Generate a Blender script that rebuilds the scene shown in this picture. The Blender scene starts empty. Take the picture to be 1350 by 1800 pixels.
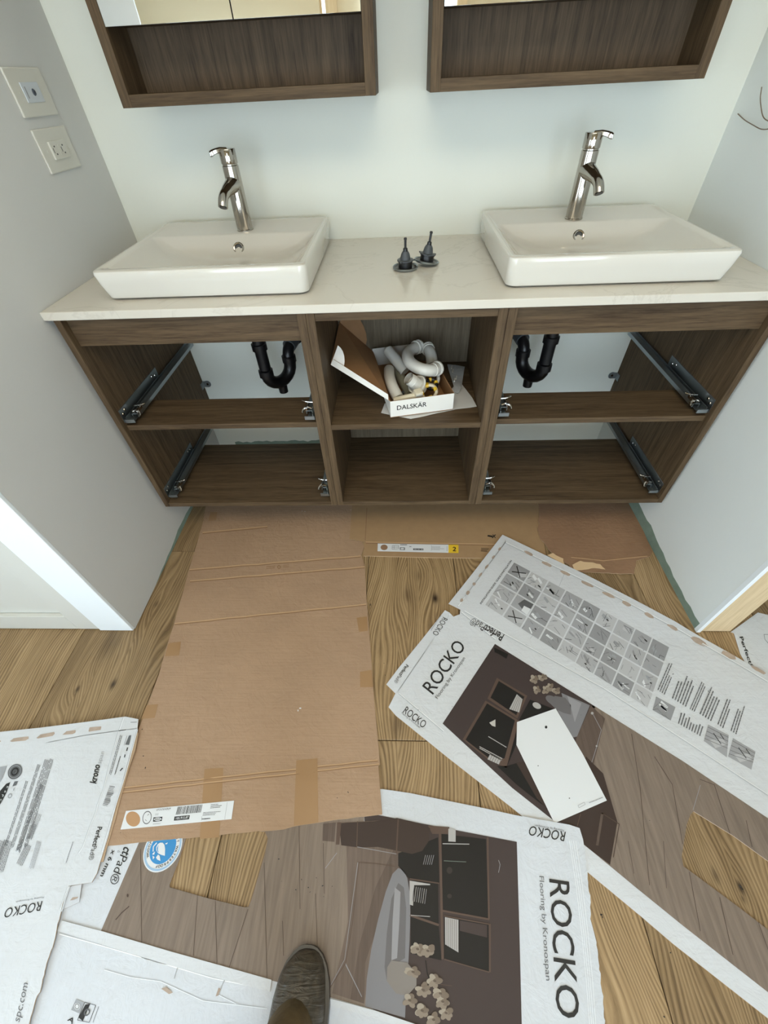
import bpy, bmesh, math, random
from mathutils import Vector, Matrix
from mathutils.geometry import tessellate_polygon
random.seed(7)
S = bpy.context.scene
COL = S.collection
PI = math.pi
# ------------------------------------------------------------------ camera
FPX = 725.56
PITCH, YAW, ROLL = 0.81394, 0.06394, -0.05383
CAM = Vector((-0.01295, -1.61907, 1.24441))
def cam_axes():
    cp, sp = math.cos(PITCH), math.sin(PITCH)
    fw, up, rt = Vector((0, cp, -sp)), Vector((0, sp, cp)), Vector((1, 0, 0))
    Z = Matrix.Rotation(YAW, 3, 'Z')
    fw, up, rt = Z @ fw, Z @ up, Z @ rt
    cr, sr = math.cos(ROLL), math.sin(ROLL)
    return cr*rt + sr*up, -sr*rt + cr*up, fw
RT, UP, FW = cam_axes()
cd = bpy.data.cameras.new('camera'); cam = bpy.data.objects.new('camera', cd); COL.objects.link(cam)
M = Matrix((RT, UP, -FW)).transposed().to_4x4(); M.translation = CAM
cam.matrix_world = M
cd.sensor_fit = 'HORIZONTAL'; cd.sensor_width = 36; cd.lens = FPX/1350*36; cd.clip_start = .01
S.camera = cam
def U(px, py, ax, val):
    d = RT*(px-675)/FPX - UP*(py-900)/FPX + FW
    t = (val-CAM[ax])/d[ax]
    return CAM + d*t
def fl(px, py, z=0.0):
    p = U(px, py, 2, z); return (p.x, p.y)
# ------------------------------------------------------------------ world, exposure, lights
w = bpy.data.worlds.new('world'); S.world = w; w.use_nodes = True
w.node_tree.nodes['Background'].inputs[0].default_value = (.62, .78, 1, 1)
w.node_tree.nodes['Background'].inputs[1].default_value = 1.0
S.view_settings.view_transform = 'Standard'; S.view_settings.look = 'None'
S.view_settings.gamma = 1; S.view_settings.use_curve_mapping = False
S.view_settings.exposure = 0.0
def area(name, loc, rot, sx, sy, power, color):
    l = bpy.data.lights.new(name, 'AREA'); l.shape = 'RECTANGLE'; l.size = sx; l.size_y = sy
    l.energy = power; l.color = color
    o = bpy.data.objects.new(name, l); COL.objects.link(o); o.location = loc; o.rotation_euler = rot
    return o
COOL = (.69, .85, 1.0); WARM = (1.0, .87, .64)
YR = -3.2
area('window_and_fill_daylight', (-1.1, YR+.03, .92), (PI/2, 0, PI), 0.8, 1.1, 16, COOL)
area('window_and_fill_daylight', (.065, YR+.03, 1.02), (PI/2, 0, PI), 0.6, 1.8, 26, COOL)
area('window_and_fill_daylight', (-1.97, -2.3, .95), (PI/2, 0, -PI/2), 0.9, 1.0, 9, COOL)  # fill from an added side window, brightens the right alcove wall
area('window_and_fill_daylight', (1.1, YR+.03, .92), (PI/2, 0, PI), 0.8, 1.1, 14, COOL)
area('ceiling_light', (0, -1.9, 2.42), (0, 0, 0), 1.6, .9, 24, WARM)
# ------------------------------------------------------------------ materials
def lin(c):
    return tuple((v/255/12.92 if v/255 <= .04045 else ((v/255+.055)/1.055)**2.4) for v in c) + (1,)
class N:
    def __init__(s, name, rough=.5, metal=0.0):
        s.m = bpy.data.materials.new(name); s.m.use_nodes = True
        s.t = s.m.node_tree; s.b = s.t.nodes['Principled BSDF']
        s.b.inputs['Roughness'].default_value = rough; s.b.inputs['Metallic'].default_value = metal
    def n(s, typ, ins=None, **kw):
        d = s.t.nodes.new(typ)
        for k, v in kw.items(): setattr(d, k, v)
        for k, v in (ins or {}).items():
            if isinstance(v, bpy.types.NodeSocket): s.t.links.new(v, d.inputs[k])
            else: d.inputs[k].default_value = v
        return d
    def l(s, a, b): s.t.links.new(a, b)
    def math(s, op, a, b=None, c=None):
        ins = {0: a}
        if b is not None: ins[1] = b
        if c is not None: ins[2] = c
        return s.n('ShaderNodeMath', ins, operation=op).outputs[0]
    def noise(s, vec, scale=5, detail=4, rough=.5, dist=0):
        return s.n('ShaderNodeTexNoise', {'Vector': vec, 'Scale': scale, 'Detail': detail, 'Roughness': rough, 'Distortion': dist}).outputs['Fac']
    def ramp(s, fac, stops):
        r = s.n('ShaderNodeValToRGB', {0: fac}); e = r.color_ramp.elements
        while len(e) < len(stops): e.new(.5)
        for i, (p, c) in enumerate(stops): e[i].position = p; e[i].color = c
        return r.outputs[0]
    def mix(s, f, a, b, mode='MIX'):
        m = s.n('ShaderNodeMix', data_type='RGBA', blend_type=mode)
        for k, v in ((0, f), (6, a), (7, b)):
            if isinstance(v, bpy.types.NodeSocket): s.l(v, m.inputs[k])
            else: m.inputs[k].default_value = v
        return m.outputs[2]
    def comb(s, x, y, z): return s.n('ShaderNodeCombineXYZ', {0: x, 1: y, 2: z}).outputs[0]
    def pos(s):
        g = s.n('ShaderNodeNewGeometry'); p = s.n('ShaderNodeSeparateXYZ', {0: g.outputs['Position']})
        return g.outputs['Position'], p.outputs
    def color(s, c): s.l(c, s.b.inputs['Base Color']) if isinstance(c, bpy.types.NodeSocket) else setattr(s.b.inputs['Base Color'], 'default_value', c)
    def bump(s, h, strength=.2, dist=.001):
        b = s.n('ShaderNodeBump', {'Height': h, 'Strength': strength, 'Distance': dist}); s.l(b.outputs[0], s.b.inputs['Normal'])
_pl = {}
def plain(name, c, rough=.5, metal=0.0, coat=0, noise=.0):
    if name in _pl: return _pl[name]
    k = N(name, rough, metal); base = lin(c)
    if noise:
        P, _ = k.pos(); f = k.noise(P, 30, 5, .6)
        k.color(k.ramp(f, [(.3, tuple(v*(1-noise) for v in base[:3])+(1,)), (.7, tuple(min(1, v*(1+noise)) for v in base[:3])+(1,))]))
    else: k.color(base)
    if coat: k.b.inputs['Coat Weight'].default_value = coat
    _pl[name] = k.m; return k.m
def paint_wall(name, c, prim=None):
    k = N(name, .55); P, p = k.pos()
    f = k.noise(P, 2.2, 3, .5); b = lin(c)
    colr = k.ramp(f, [(.3, tuple(v*.965 for v in b[:3])+(1,)), (.7, b)])
    if prim:
        lo, hi, w0 = prim
        e = k.math('ADD', k.math('MULTIPLY', k.noise(P, 9, 4, .6), .07), lo)
        m = k.math('LESS_THAN', p[2], e)
        # strip taper: height of the bare board is larger toward +hi in y
        colr = k.mix(m, colr, lin(w0))
    k.color(colr); k.bump(k.noise(P, 260, 3, .6), .25, .0006); return k.m
KNOTS = [fl(765, 1052)+(.017, 1), fl(716, 1046)+(.03, .34), fl(651, 1063)+(.004, .9), fl(199, 1203)+(.014, .9), fl(136, 1212)+(.010, .85),
         fl(195, 1128)+(.05, .42), fl(700, 1272)+(.03, .45), fl(1302, 1560)+(.010, .9), fl(1258, 1540)+(.012, .5), fl(275, 1062)+(.012, .4),
         fl(735, 1012)+(.02, .3), fl(1306, 1580)+(.006, .5)]
def oak():
    k = N('oak_plank', .46); k.b.inputs['Specular IOR Level'].default_value = .3; P, p = k.pos()
    rnd = k.n('ShaderNodeObjectInfo').outputs['Random']
    x, y = p[0], p[1]
    ux = k.math('MULTIPLY_ADD', rnd, 9.0, x); vy = k.math('MULTIPLY_ADD', rnd, 17.0, y)
    wv = k.noise(k.comb(k.math('MULTIPLY', ux, 3.4), k.math('MULTIPLY', vy, 1.1), 0), 1.0, 2, .5)
    u = k.math('MULTIPLY_ADD', k.math('SUBTRACT', wv, .5), .34, ux)
    dark = None
    for kx, ky, r, a in KNOTS:
        dx = k.math('SUBTRACT', x, kx); dy = k.math('MULTIPLY', k.math('SUBTRACT', y, ky), .55)
        d2 = k.math('ADD', k.math('MULTIPLY', dx, dx), k.math('MULTIPLY', dy, dy))
        g = k.math('EXPONENT', k.math('MULTIPLY', d2, -1/(3.2*r)**2))
        u = k.math('ADD', u, k.math('MULTIPLY', k.math('MULTIPLY', g, k.math('SIGN', dx)), -r*1.1))
        c = k.math('MULTIPLY', k.math('EXPONENT', k.math('MULTIPLY', d2, -1/(.62*r)**2)), a)
        dark = c if dark is None else k.math('MAXIMUM', dark, c)
    coarse = k.noise(k.comb(k.math('MULTIPLY', u, 34), k.math('MULTIPLY', vy, 1.1), rnd), 1, 6, .68)
    w_ = k.n('ShaderNodeTexWave', {'Vector': k.comb(u, k.math('MULTIPLY', vy, .02), 0), 'Scale': 34, 'Distortion': 5.0, 'Detail': 2, 'Detail Scale': 1.2}, wave_type='BANDS', bands_direction='X').outputs['Fac']
    fine = k.noise(k.comb(k.math('MULTIPLY', u, 300), k.math('MULTIPLY', vy, 11), 0), 1, 4, .7)
    blot = k.noise(k.comb(k.math('MULTIPLY', ux, 4), k.math('MULTIPLY', vy, 2), 5), 1, 3, .5)
    s = k.math('ADD', k.math('MULTIPLY', coarse, .36), k.math('ADD', k.math('MULTIPLY', w_, .13), k.math('ADD', k.math('MULTIPLY', fine, .34), k.math('MULTIPLY', blot, .22))))
    c = k.ramp(s, [(.32, lin((72, 56, 38))), (.43, lin((114, 92, 64))), (.54, lin((146, 121, 88))), (.70, lin((176, 150, 114)))])
    tone = k.math('MULTIPLY_ADD', rnd, .26, .86)
    c = k.mix(1.0, c, k.comb(tone, tone, tone), 'MULTIPLY')
    c = k.mix(dark, c, lin((38, 26, 18)))
    k.color(c); k.bump(k.math('ADD', fine, k.math('MULTIPLY', w_, .6)), .35, .0008)
    return k.m
def laminate(axis, name, c0, c1):
    k = N(name, .6); k.b.inputs['Specular IOR Level'].default_value = .22; P, p = k.pos(); g = {'X': (3, 60, 60), 'Y': (60, 3, 60), 'Z': (60, 60, 3)}[axis]
    vec = k.comb(*[k.math('MULTIPLY', p[i], g[i]) for i in range(3)])
    a = k.noise(vec, 1, 5, .65, .6); b = k.noise(k.comb(*[k.math('MULTIPLY', p[i], g[i]*6) for i in range(3)]), 1, 3, .6)
    s = k.math('ADD', k.math('MULTIPLY', a, .62), k.math('MULTIPLY', b, .38))
    k.color(k.ramp(s, [(.32, lin(c0)), (.66, lin(c1))])); k.bump(s, .25, .0006); return k.m
WALN0, WALN1 = (54, 40, 27), (104, 86, 64)
lam = {a: laminate(a, 'walnut_laminate_'+a.lower(), WALN0, WALN1) for a in 'XYZ'}
lamd = laminate('Z', 'niche_laminate', (58, 46, 34), (104, 87, 68))
def card(name, c, ripple, amp=.05, stain=None):
    k = N(name, .75); P, p = k.pos(); b = lin(c)
    f = k.noise(P, 7, 5, .6); r = k.noise(k.comb(k.math('MULTIPLY', p[0], ripple[0]), k.math('MULTIPLY', p[1], ripple[1]), 0), 1, 2, .5)
    s = k.math('ADD', k.math('MULTIPLY', f, .6), k.math('MULTIPLY', r, .4))
    cc = k.ramp(s, [(.3, tuple(v*(1-amp) for v in b[:3])+(1,)), (.7, tuple(min(1, v*(1+amp)) for v in b[:3])+(1,))])
    if stain: cc = k.mix(k.math('GREATER_THAN', k.noise(P, 90, 2, .5), .76), cc, lin(stain))
    k.color(cc); k.bump(k.math('ADD', k.math('ADD', k.noise(P, 14, 4, .6), k.math('MULTIPLY', k.noise(P, 26, 3, .6, 1.6), .6)), k.math('MULTIPLY', r, .22)), .6, .004); return k.m
m_oak = oak()
m_brown = card('brown_corrugated_card', (160, 131, 105), (8, 200), .09)
m_brown2 = card('dark_brown_card', (140, 108, 82), (10, 200), .14)
m_white = card('white_coated_card', (200, 202, 206), (6, 90), .03)
m_white2 = card('grey_white_card', (196, 199, 205), (120, 30), .035)
m_edge = plain('raw_card_edge', (176, 150, 122), .9)
m_glue = plain('glue_tear', (168, 150, 136), .9, noise=.15)
m_ink = plain('black_ink', (24, 24, 25), .6)
m_ink2 = plain('grey_ink', (92, 93, 96), .7)
m_ink3 = plain('light_grey_ink', (150, 152, 156), .7)
m_lab = plain('white_label_paper', (212, 214, 217), .5)
m_tape = plain('brown_packing_tape', (170, 122, 72), .35)
m_chrome = plain('chrome', (176, 171, 164), .09, 1)
m_steel = plain('zinc_steel', (158, 166, 170), .4, 1)
m_cer = plain('white_ceramic', (212, 209, 201), .08, 0, .4)
m_black = plain('black_plastic', (20, 20, 22), .35)
m_grey = plain('grey_rubber', (66, 70, 74), .5)
m_pvc = plain('white_pvc', (216, 214, 206), .3)
m_mirror = plain('mirror_glass', (245, 248, 248), .01, 1)
m_jamb = laminate('Z', 'raw_pine', (196, 172, 136), (222, 200, 164))
m_trim = plain('white_gloss_trim', (232, 238, 242), .3)
m_plastic = plain('white_wall_plate', (206, 204, 194), .3)
m_yel = plain('yellow_plastic', (222, 184, 52), .4)
def quartz():
    k = N('white_quartz', .18); P, p = k.pos()
    f = k.noise(P, 3.2, 8, .62, 1.2); v = k.math('ABSOLUTE', k.math('SUBTRACT', f, .5))
    k.color(k.mix(k.math('MULTIPLY', k.math('SUBTRACT', 1, k.math('MINIMUM', k.math('MULTIPLY', v, 60), 1)), .22), lin((208, 203, 192)), lin((166, 158, 146)))); return k.m
m_q = quartz()
m_wall = paint_wall('painted_wall_white', (224, 226, 216))
m_wall_shaded = paint_wall('wall_paint_shaded', (205, 205, 202))  # same paint as the back wall, its shade put into a darker colour
m_wall_lit = paint_wall('wall_paint_lit', (228, 233, 232))  # same paint again, the cool light on it put into a brighter colour
m_cream = paint_wall('cream_wall', (212, 198, 168)); m_ceil = paint_wall('ceiling_paint', (236, 232, 220))
# ------------------------------------------------------------------ builders
def base_of(o):
    while o.parent: o = o.parent
    return Vector(o.location)
def link(name, bm, mats, parent=None, smooth=False):
    me = bpy.data.meshes.new(name)
    bmesh.ops.recalc_face_normals(bm, faces=bm.faces) if smooth != 'flat' else None
    if parent is not None: off = base_of(parent)
    else:
        vs = [v.co for v in bm.verts]
        off = Vector(((min(v.x for v in vs)+max(v.x for v in vs))/2, (min(v.y for v in vs)+max(v.y for v in vs))/2, min(v.z for v in vs)))
    bmesh.ops.translate(bm, verts=bm.verts, vec=-off)
    bm.to_mesh(me); bm.free()
    for m in (mats if isinstance(mats, (list, tuple)) else [mats]): me.materials.append(m)
    if smooth is True:
        for p in me.polygons: p.use_smooth = True
        try: me.set_sharp_from_angle(angle=math.radians(38))
        except Exception: pass
    o = bpy.data.objects.new(name, me); COL.objects.link(o)
    if parent is not None: o.parent = parent
    else: o.location = off
    return o
def thing(name, label, cat, loc=(0, 0, 0), group=None):
    o = bpy.data.objects.new(name, None); COL.objects.link(o); o.location = loc
    o['label'] = label; o['category'] = cat
    if group: o['group'] = group
    return o
def tag(o, label, cat, group=None):
    o['label'] = label; o['category'] = cat
    if group: o['group'] = group
    return o
def struct(o): o['kind'] = 'structure'; return o
def add_box(bm, x0, x1, y0, y1, z0, z1, bev=0, mi=0):
    vs = [bm.verts.new((x, y, z)) for z in (z0, z1) for y in (y0, y1) for x in (x0, x1)]
    fs = [bm.faces.new([vs[i] for i in f]) for f in ((0, 2, 3, 1), (4, 5, 7, 6), (0, 1, 5, 4), (2, 6, 7, 3), (0, 4, 6, 2), (1, 3, 7, 5))]
    for f in fs: f.material_index = mi
    if bev:
        es = list({e for f in fs for e in f.edges})
        bmesh.ops.bevel(bm, geom=es, offset=bev, segments=2, profile=.5, affect='EDGES')
    return vs
def box(name, x0, x1, y0, y1, z0, z1, m, parent=None, bev=0):
    bm = bmesh.new(); add_box(bm, x0, x1, y0, y1, z0, z1, bev); return link(name, bm, m, parent)
def add_tube(bm, pts, rad, seg=16, cap=True, mi=0, open_end=False):
    """tube along pts; rad number or list"""
    pts = [Vector(p) for p in pts]; n = len(pts)
    rs = rad if isinstance(rad, (list, tuple)) else [rad]*n
    rings = []; ref = None
    for i, p in enumerate(pts):
        a = pts[max(i-1, 0)]; b = pts[min(i+1, n-1)]; t = (b-a)
        if t.length < 1e-7: t = pts[min(i+1, n-1)]-pts[0]
        if t.length < 1e-7: t = Vector((0, 0, 1))
        t.normalize()
        if ref is None: ref = Vector((0, 0, 1)) if abs(t.z) < .9 else Vector((1, 0, 0))
        s = t.cross(ref)
        if s.length < 1e-4: s = t.cross(Vector((0, 1, 0)))
        s.normalize(); r2 = s.cross(t).normalized(); ref = r2
        rings.append([bm.verts.new(p + (s*math.cos(q)+r2*math.sin(q))*rs[i]) for q in [2*PI*k/seg for k in range(seg)]])
    for i in range(n-1):
        for k in range(seg):
            f = bm.faces.new((rings[i][k], rings[i][(k+1) % seg], rings[i+1][(k+1) % seg], rings[i+1][k])); f.material_index = mi
    if cap:
        bm.faces.new(list(reversed(rings[0]))).material_index = mi
        if not open_end: bm.faces.new(rings[-1]).material_index = mi
def smoothpath(pts, n=6):
    P = [Vector(p) for p in pts]; out = []
    for i in range(len(P)-1):
        a = P[max(i-1, 0)]; b = P[i]; c = P[i+1]; d = P[min(i+2, len(P)-1)]
        for k in range(n):
            t = k/n
            out.append(.5*((2*b)+(c-a)*t+(2*a-5*b+4*c-d)*t*t+(3*b-a-3*c+d)*t*t*t))
    out.append(P[-1]); return out
def tube(name, pts, rad, m, parent=None, seg=16, n=0, **k):
    bm = bmesh.new(); add_tube(bm, smoothpath(pts, n) if n else pts, rad, seg, **k); return link(name, bm, m, parent, True)
def add_lathe(bm, prof, mat=Matrix.Identity(4), seg=28, mi=0):
    rings = []
    for r, z in prof:
        if r < 1e-6: rings.append([bm.verts.new(mat @ Vector((0, 0, z)))])
        else: rings.append([bm.verts.new(mat @ Vector((r*math.cos(2*PI*k/seg), r*math.sin(2*PI*k/seg), z))) for k in range(seg)])
    for a, b in zip(rings, rings[1:]):
        for k in range(seg):
            k2 = (k+1) % seg
            vs = [a[k % len(a)]] + ([a[k2]] if len(a) > 1 else []) + ([b[k2]] if len(b) > 1 else []) + [b[k % len(b)]]
            if len(set(vs)) >= 3:
                f = bm.faces.new(vs); f.material_index = mi
def lathe(name, prof, m, parent=None, mat=Matrix.Identity(4), seg=28):
    bm = bmesh.new(); add_lathe(bm, prof, mat, seg); return link(name, bm, m, parent, True)
def prism(name, pts, ax, a, b, m, parent=None):
    """polygon (2D) extruded along axis ax from a to b"""
    def v(p, t):
        q = [0, 0, 0]; o = [i for i in range(3) if i != ax]; q[o[0]], q[o[1]] = p; q[ax] = t; return q
    bm = bmesh.new(); A = [bm.verts.new(v(p, a)) for p in pts]; B = [bm.verts.new(v(p, b)) for p in pts]
    bm.faces.new(A); bm.faces.new(B)
    for i in range(len(pts)):
        j = (i+1) % len(pts); bm.faces.new((A[i], A[j], B[j], B[i]))
    return link(name, bm, m, parent)
# ------------------------------------------------------------------ the setting
XL, XR, YE = -.9106, .9124, -.985
H = 2.5
struct(box('wall_back', -1.2, 2.3, 0, .1, -.02, H, m_wall))
def wall_with_strip(name, x0, x1, y0, y1, m): return struct(box(name, x0, x1, y0, y1, 0, H, m))
wl = wall_with_strip('wall_left', -1.024, XL, -.975, 0, m_wall_shaded)
wr = wall_with_strip('wall_right', XR, 1.012, -.967, 0, m_wall_lit)
# bare moisture-resistant board showing along the foot of both side walls
def ragged(pts, amp=.004, n=8):
    out = []
    for (a, b) in zip(pts, pts[1:]+pts[:1]):
        for k in range(n):
            t = k/n; out.append((a[0]+(b[0]-a[0])*t+random.uniform(-amp, amp), a[1]+(b[1]-a[1])*t+random.uniform(-amp, amp)))
    return out
m_green = plain('bare_green_board', (122, 140, 128), .8, noise=.1)
top = [(y, .043+.012*math.sin(y*9)+random.uniform(-.005, .005)) for y in [-.967+.03*i for i in range(30)]]
prism('bare_board_strip', [(-.967, .001)]+top+[(top[-1][0], .001)], 0, XR-.0006, XR+.004, m_green, wr)
top = [(y, .014+.010*math.sin(y*11+1)+random.uniform(-.005, .004)) for y in [-.74+.03*i for i in range(22)]]
prism('bare_board_strip', [(-.80, .001)]+top+[(top[-1][0], .001)], 0, XL-.004, XL+.0006, m_green, wl)
top = [(-.83+.02*i, .036+random.uniform(-.006, .006)) for i in range(22)]
prism('bare_board_strip', [(-.83, .001)]+top+[(-.41, .001)], 1, -.0006, .002, m_green, bpy.data.objects['wall_back'])
t1 = struct(box('trim_1', -1.024, XL, YE, -.975, .004, 2.35, m_trim, None, .0015))
t2 = struct(box('trim_2', XR+.010, 1.012, -.977, -.967, .006, 2.35, m_jamb, None, .001))
prism('paint_bead', [(XR-.001, .0), (XR+.011, .0), (XR+.010, .1), (XR+.012, .3), (XR+.010, .6), (XR+.011, 2.3), (XR-.001, 2.3)], 1, -.9785, -.966, m_trim, t2)
# white panelled door left of the alcove
dr = struct(box('door_1', -1.86, -1.03, -.965, -.93, .004, 2.1, plain('door_paint', (204, 204, 198), .4)))
m_dp = _pl['door_paint']
box('stile', -1.102, -1.028, -.980, -.9655, .004, 2.1, m_dp, dr, .002)
box('bottom_rail', -1.82, -1.1025, -.980, -.9655, .004, .085, m_dp, dr, .002)
box('middle_rail', -1.82, -1.1025, -.972, -.9655, .295, .42, m_dp, dr, .002)
box('stile', -1.86, -1.8205, -.980, -.9655, .004, 2.1, m_dp, dr, .002)
struct(box('wall_front_left', -2.1, -1.86, -.985, -.9, 0, H, m_wall))
fb = bmesh.new()
for y0, y1, z0, z1 in ((YR, -2.75, 0, H), (-1.85, -.985, 0, H), (-2.75, -1.85, 0, .45), (-2.75, -1.85, 1.45, H)): add_box(fb, -2.1, -2.0, y0, y1, z0, z1)  # opening left for the added fill window
struct(link('wall_far_left', fb, m_wall))
struct(box('wall_far_right', 2.2, 2.3, YR, 0, 0, H, m_wall))
struct(box('ceiling', -2.1, 2.3, YR-.1, .1, H, H+.08, m_ceil))
rw = bmesh.new()
OPN = [(-1.5, -.7, .37, 1.47), (-.55, -.5, .3, 2.0), (-.25, .38, .05, 2.0), (.7, 1.5, .37, 1.47)]
xs = [-2.1]+[v for o in OPN for v in o[:2]]+[2.3]
for i in range(0, len(xs), 2): add_box(rw, xs[i], xs[i+1], YR-.1, YR, 0, H)
for x0, x1, z0, z1 in OPN: add_box(rw, x0, x1, YR-.1, YR, 0, z0); add_box(rw, x0, x1, YR-.1, YR, z1, H)
struct(link('wall_rear', rw, m_cream))
k = N('daylit_pane', .2); k.color((.8, .85, .9, 1)); k.b.inputs['Emission Color'].default_value = (.82, .93, 1, 1); k.b.inputs['Emission Strength'].default_value = 1.6
m_pane = k.m
for i, (x0, x1, z0, z1) in enumerate(OPN):
    f = bmesh.new(); t = .012
    add_box(f, x0, x0+t, YR-.06, YR-.01, z0, z1); add_box(f, x1-t, x1, YR-.06, YR-.01, z0, z1)
    add_box(f, x0+t, x1-t, YR-.06, YR-.01, z0, z0+t); add_box(f, x0+t, x1-t, YR-.06, YR-.01, z1-t, z1)
    wf = struct(link('window_%d' % (i+1), f, m_jamb))
    box('pane', x0+t, x1-t, YR-.045, YR-.035, z0+t, z1-t, m_pane, wf)
fb = bmesh.new()
for y0, y1, z0, z1 in ((-2.75, -2.738, .45, 1.45), (-1.862, -1.85, .45, 1.45), (-2.738, -1.862, .45, .462), (-2.738, -1.862, 1.438, 1.45)): add_box(fb, -2.06, -2.01, y0, y1, z0, z1)
wf = struct(link('window_5', fb, m_jamb)); box('pane', -2.045, -2.035, -2.738, -1.862, .462, 1.438, m_pane, wf)  # unseen window added with a glowing pane to light the right wall
struct(box('trim_3', -.5, -.43, YR, YR+.02, 0, 2.06, m_jamb)); struct(box('trim_4', .38, .45, YR, YR+.02, 0, 2.06, m_jamb))
# floor planks
flo = struct(box('floor', -2.1, 2.3, YR-.1, .1, -.05, -.0135, plain('subfloor', (40, 32, 26), .9)))
PW = .3145; g = .0009
joints = {-1: [-.648, -1.95], 0: [-2.2, -.3], 1: [-2.3, -.34], 2: [-1.301, -2.6], 3: [-1.95, -.66], 4: [-.50, -1.86], 5: [-1.14, -2.45]}
kx = 0
for r in range(-5, 11):
    x0 = .175 + PW*(r-3); x1 = x0+PW
    row = r
    js = sorted([YR] + joints.get(row, [-.45-(row*.37) % 1.1, -1.9-(row*.37) % 1.1]) + [0.0])
    for y0, y1 in zip(js, js[1:]):
        a, b = max(x0, -2.0), min(x1, 2.2)
        if b-a < .02: continue
        bm = bmesh.new(); c = .0012
        lo = [bm.verts.new(v) for v in ((a+g, y0+g, -.0134), (b-g, y0+g, -.0134), (b-g, y1-g, -.0134), (a+g, y1-g, -.0134))]
        mi = [bm.verts.new(v) for v in ((a+g, y0+g, -c), (b-g, y0+g, -c), (b-g, y1-g, -c), (a+g, y1-g, -c))]
        hi = [bm.verts.new(v) for v in ((a+g+c, y0+g+c, 0), (b-g-c, y0+g+c, 0), (b-g-c, y1-g-c, 0), (a+g+c, y1-g-c, 0))]
        bm.faces.new(hi); bm.faces.new(lo[::-1])
        for L0, L1 in ((lo, mi), (mi, hi)):
            for q in range(4): bm.faces.new((L0[q], L0[(q+1) % 4], L1[(q+1) % 4], L1[q]))
        link('plank', bm, m_oak, flo)
# ------------------------------------------------------------------ vanity cabinets
ZB, ZC, ZT = .1727, .8495, .87
YF = -.574
def slide(root, xw, s, zt):
    """drawer slide fixed to a panel face at x=xw, projecting in direction s; zt = z of plate foot"""
    X = lambda d: xw+s*d
    bm = bmesh.new()
    def bx(d0, d1, y0, y1, z0, z1): a, b = sorted((X(d0), X(d1))); add_box(bm, a, b, y0, y1, z0, z1)
    bx(.0004, .0018, -.558, -.285, zt, zt+.040)            # wall plate
    bx(.0004, .030, -.558, -.285, zt-.0015, zt)            # foot of the angle
    bx(.010, .012, -.556, -.03, zt-.0, zt+.016)            # inner web
    bx(.016, .036, -.530, -.03, zt+.010, zt+.012)          # runner top
    bx(.034, .036, -.530, -.03, zt+.0, zt+.010)
    bx(.016, .018, -.530, -.03, zt+.0, zt+.010)
    bx(.006, .036, -.560, -.556, zt-.001, zt+.010)         # front lip
    o = link('drawer_slide', bm, m_steel, root)
    bm = bmesh.new()
    add_tube(bm, smoothpath([(X(.014), -.498, zt+.022), (X(.030), -.500, zt+.024), (X(.044), -.498, zt+.026), (X(.050), -.494, zt+.027)], 3), .0026, 8)
    add_tube(bm, smoothpath([(X(.018), -.522, zt+.016), (X(.034), -.522, zt+.020), (X(.044), -.528, zt+.014), (X(.046), -.536, zt+.008)], 3), .0036, 8)
    add_box(bm, *sorted((X(.030), X(.037))), -.53, -.495, zt+.012, zt+.022, .001)
    link('release_clip', bm, m_chrome, o)
    for yy in (-.545, -.53, -.325, -.305):
        bm = bmesh.new()
        a = Matrix.Translation((X(.0018), yy, zt+.022+(.006 if yy in (-.53, -.325) else 0))) @ Matrix.Rotation(s*PI/2, 4, 'Y')
        add_lathe(bm, [(.0042, 0), (.0036, .0014), (0, .0016)], a, 12)
        link('screw', bm, m_chrome, o)
def bracket(root, x, s):
    bm = bmesh.new(); z = .349
    add_box(bm, *sorted((x, x+s*.018)), -.0035, -.0018, z-.013, z+.013)
    add_lathe(bm, [(.0145, -.0018), (.0145, .0), (0, .0)], Matrix.Translation((x+s*.018, -.0018, z)) @ Matrix.Rotation(PI/2, 4, 'X'), 20)
    add_box(bm, *sorted((x-s*.0, x+s*.0018)), -.03, -.0018, z-.013, z+.013)
    o = link('wall_bracket', bm, m_steel, root)
    lathe('screw', [(.005, 0), (.004, .0015), (0, .002)], m_chrome, o, Matrix.Translation((x+s*.018, -.0037, z)) @ Matrix.Rotation(PI/2, 4, 'X'), 12)
def side_cab(x0, x1, xo, xi, label):
    """xo: x of the outer panel's inner face, xi: x of the inner panel's inner face"""
    r = thing('vanity_cabinet', label, 'cabinet', ((x0+x1)/2, -.29, ZB), 'drawerless vanity units beside the middle one')
    lo, hi = sorted((xo, xi))
    box('side_panel', x0, lo, YF, -.002, ZB, ZC-.0005, lam['Z'], r, .0008)
    box('side_panel', hi, x1, YF, -.002, ZB, ZC-.0005, lam['Z'], r, .0008)
    box('top_rail', lo, hi, -.554, -.536, .773, ZC-.0005, lam['X'], r, .0006)
    box('shelf_rail', lo, hi, -.556, -.410, .502, .520, lam['X'], r, .0006)
    box('bottom_board', lo, hi, YF, -.226, ZB, .191, lam['X'], r, .0006)
    for zt in (.533, .208):
        slide(r, lo, 1, zt); slide(r, hi, -1, zt)
    if xo < xi: bracket(r, lo, 1)
    else: bracket(r, hi, -1)
    return r
s1, s2 = -.2475, .2475
side_cab(-.8904, s1-.0006, -.8725, s1-.0225, 'left open walnut cabinet of the wall-hung vanity, drawers removed')
side_cab(s2+.0006, .9012, .8830, s2+.0225, 'right open walnut cabinet of the wall-hung vanity, drawers removed')
c = thing('vanity_cabinet', 'middle open walnut cabinet of the vanity with shelf and cardboard box inside', 'cabinet', (0, -.38, ZB))
box('side_panel', s1, s1+.0215, YF, -.178, ZB, ZC-.0005, lam['Z'], c, .0008)
box('side_panel', s2-.0235, s2, YF, -.178, ZB, ZC-.0005, lam['Z'], c, .0008)
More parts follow.
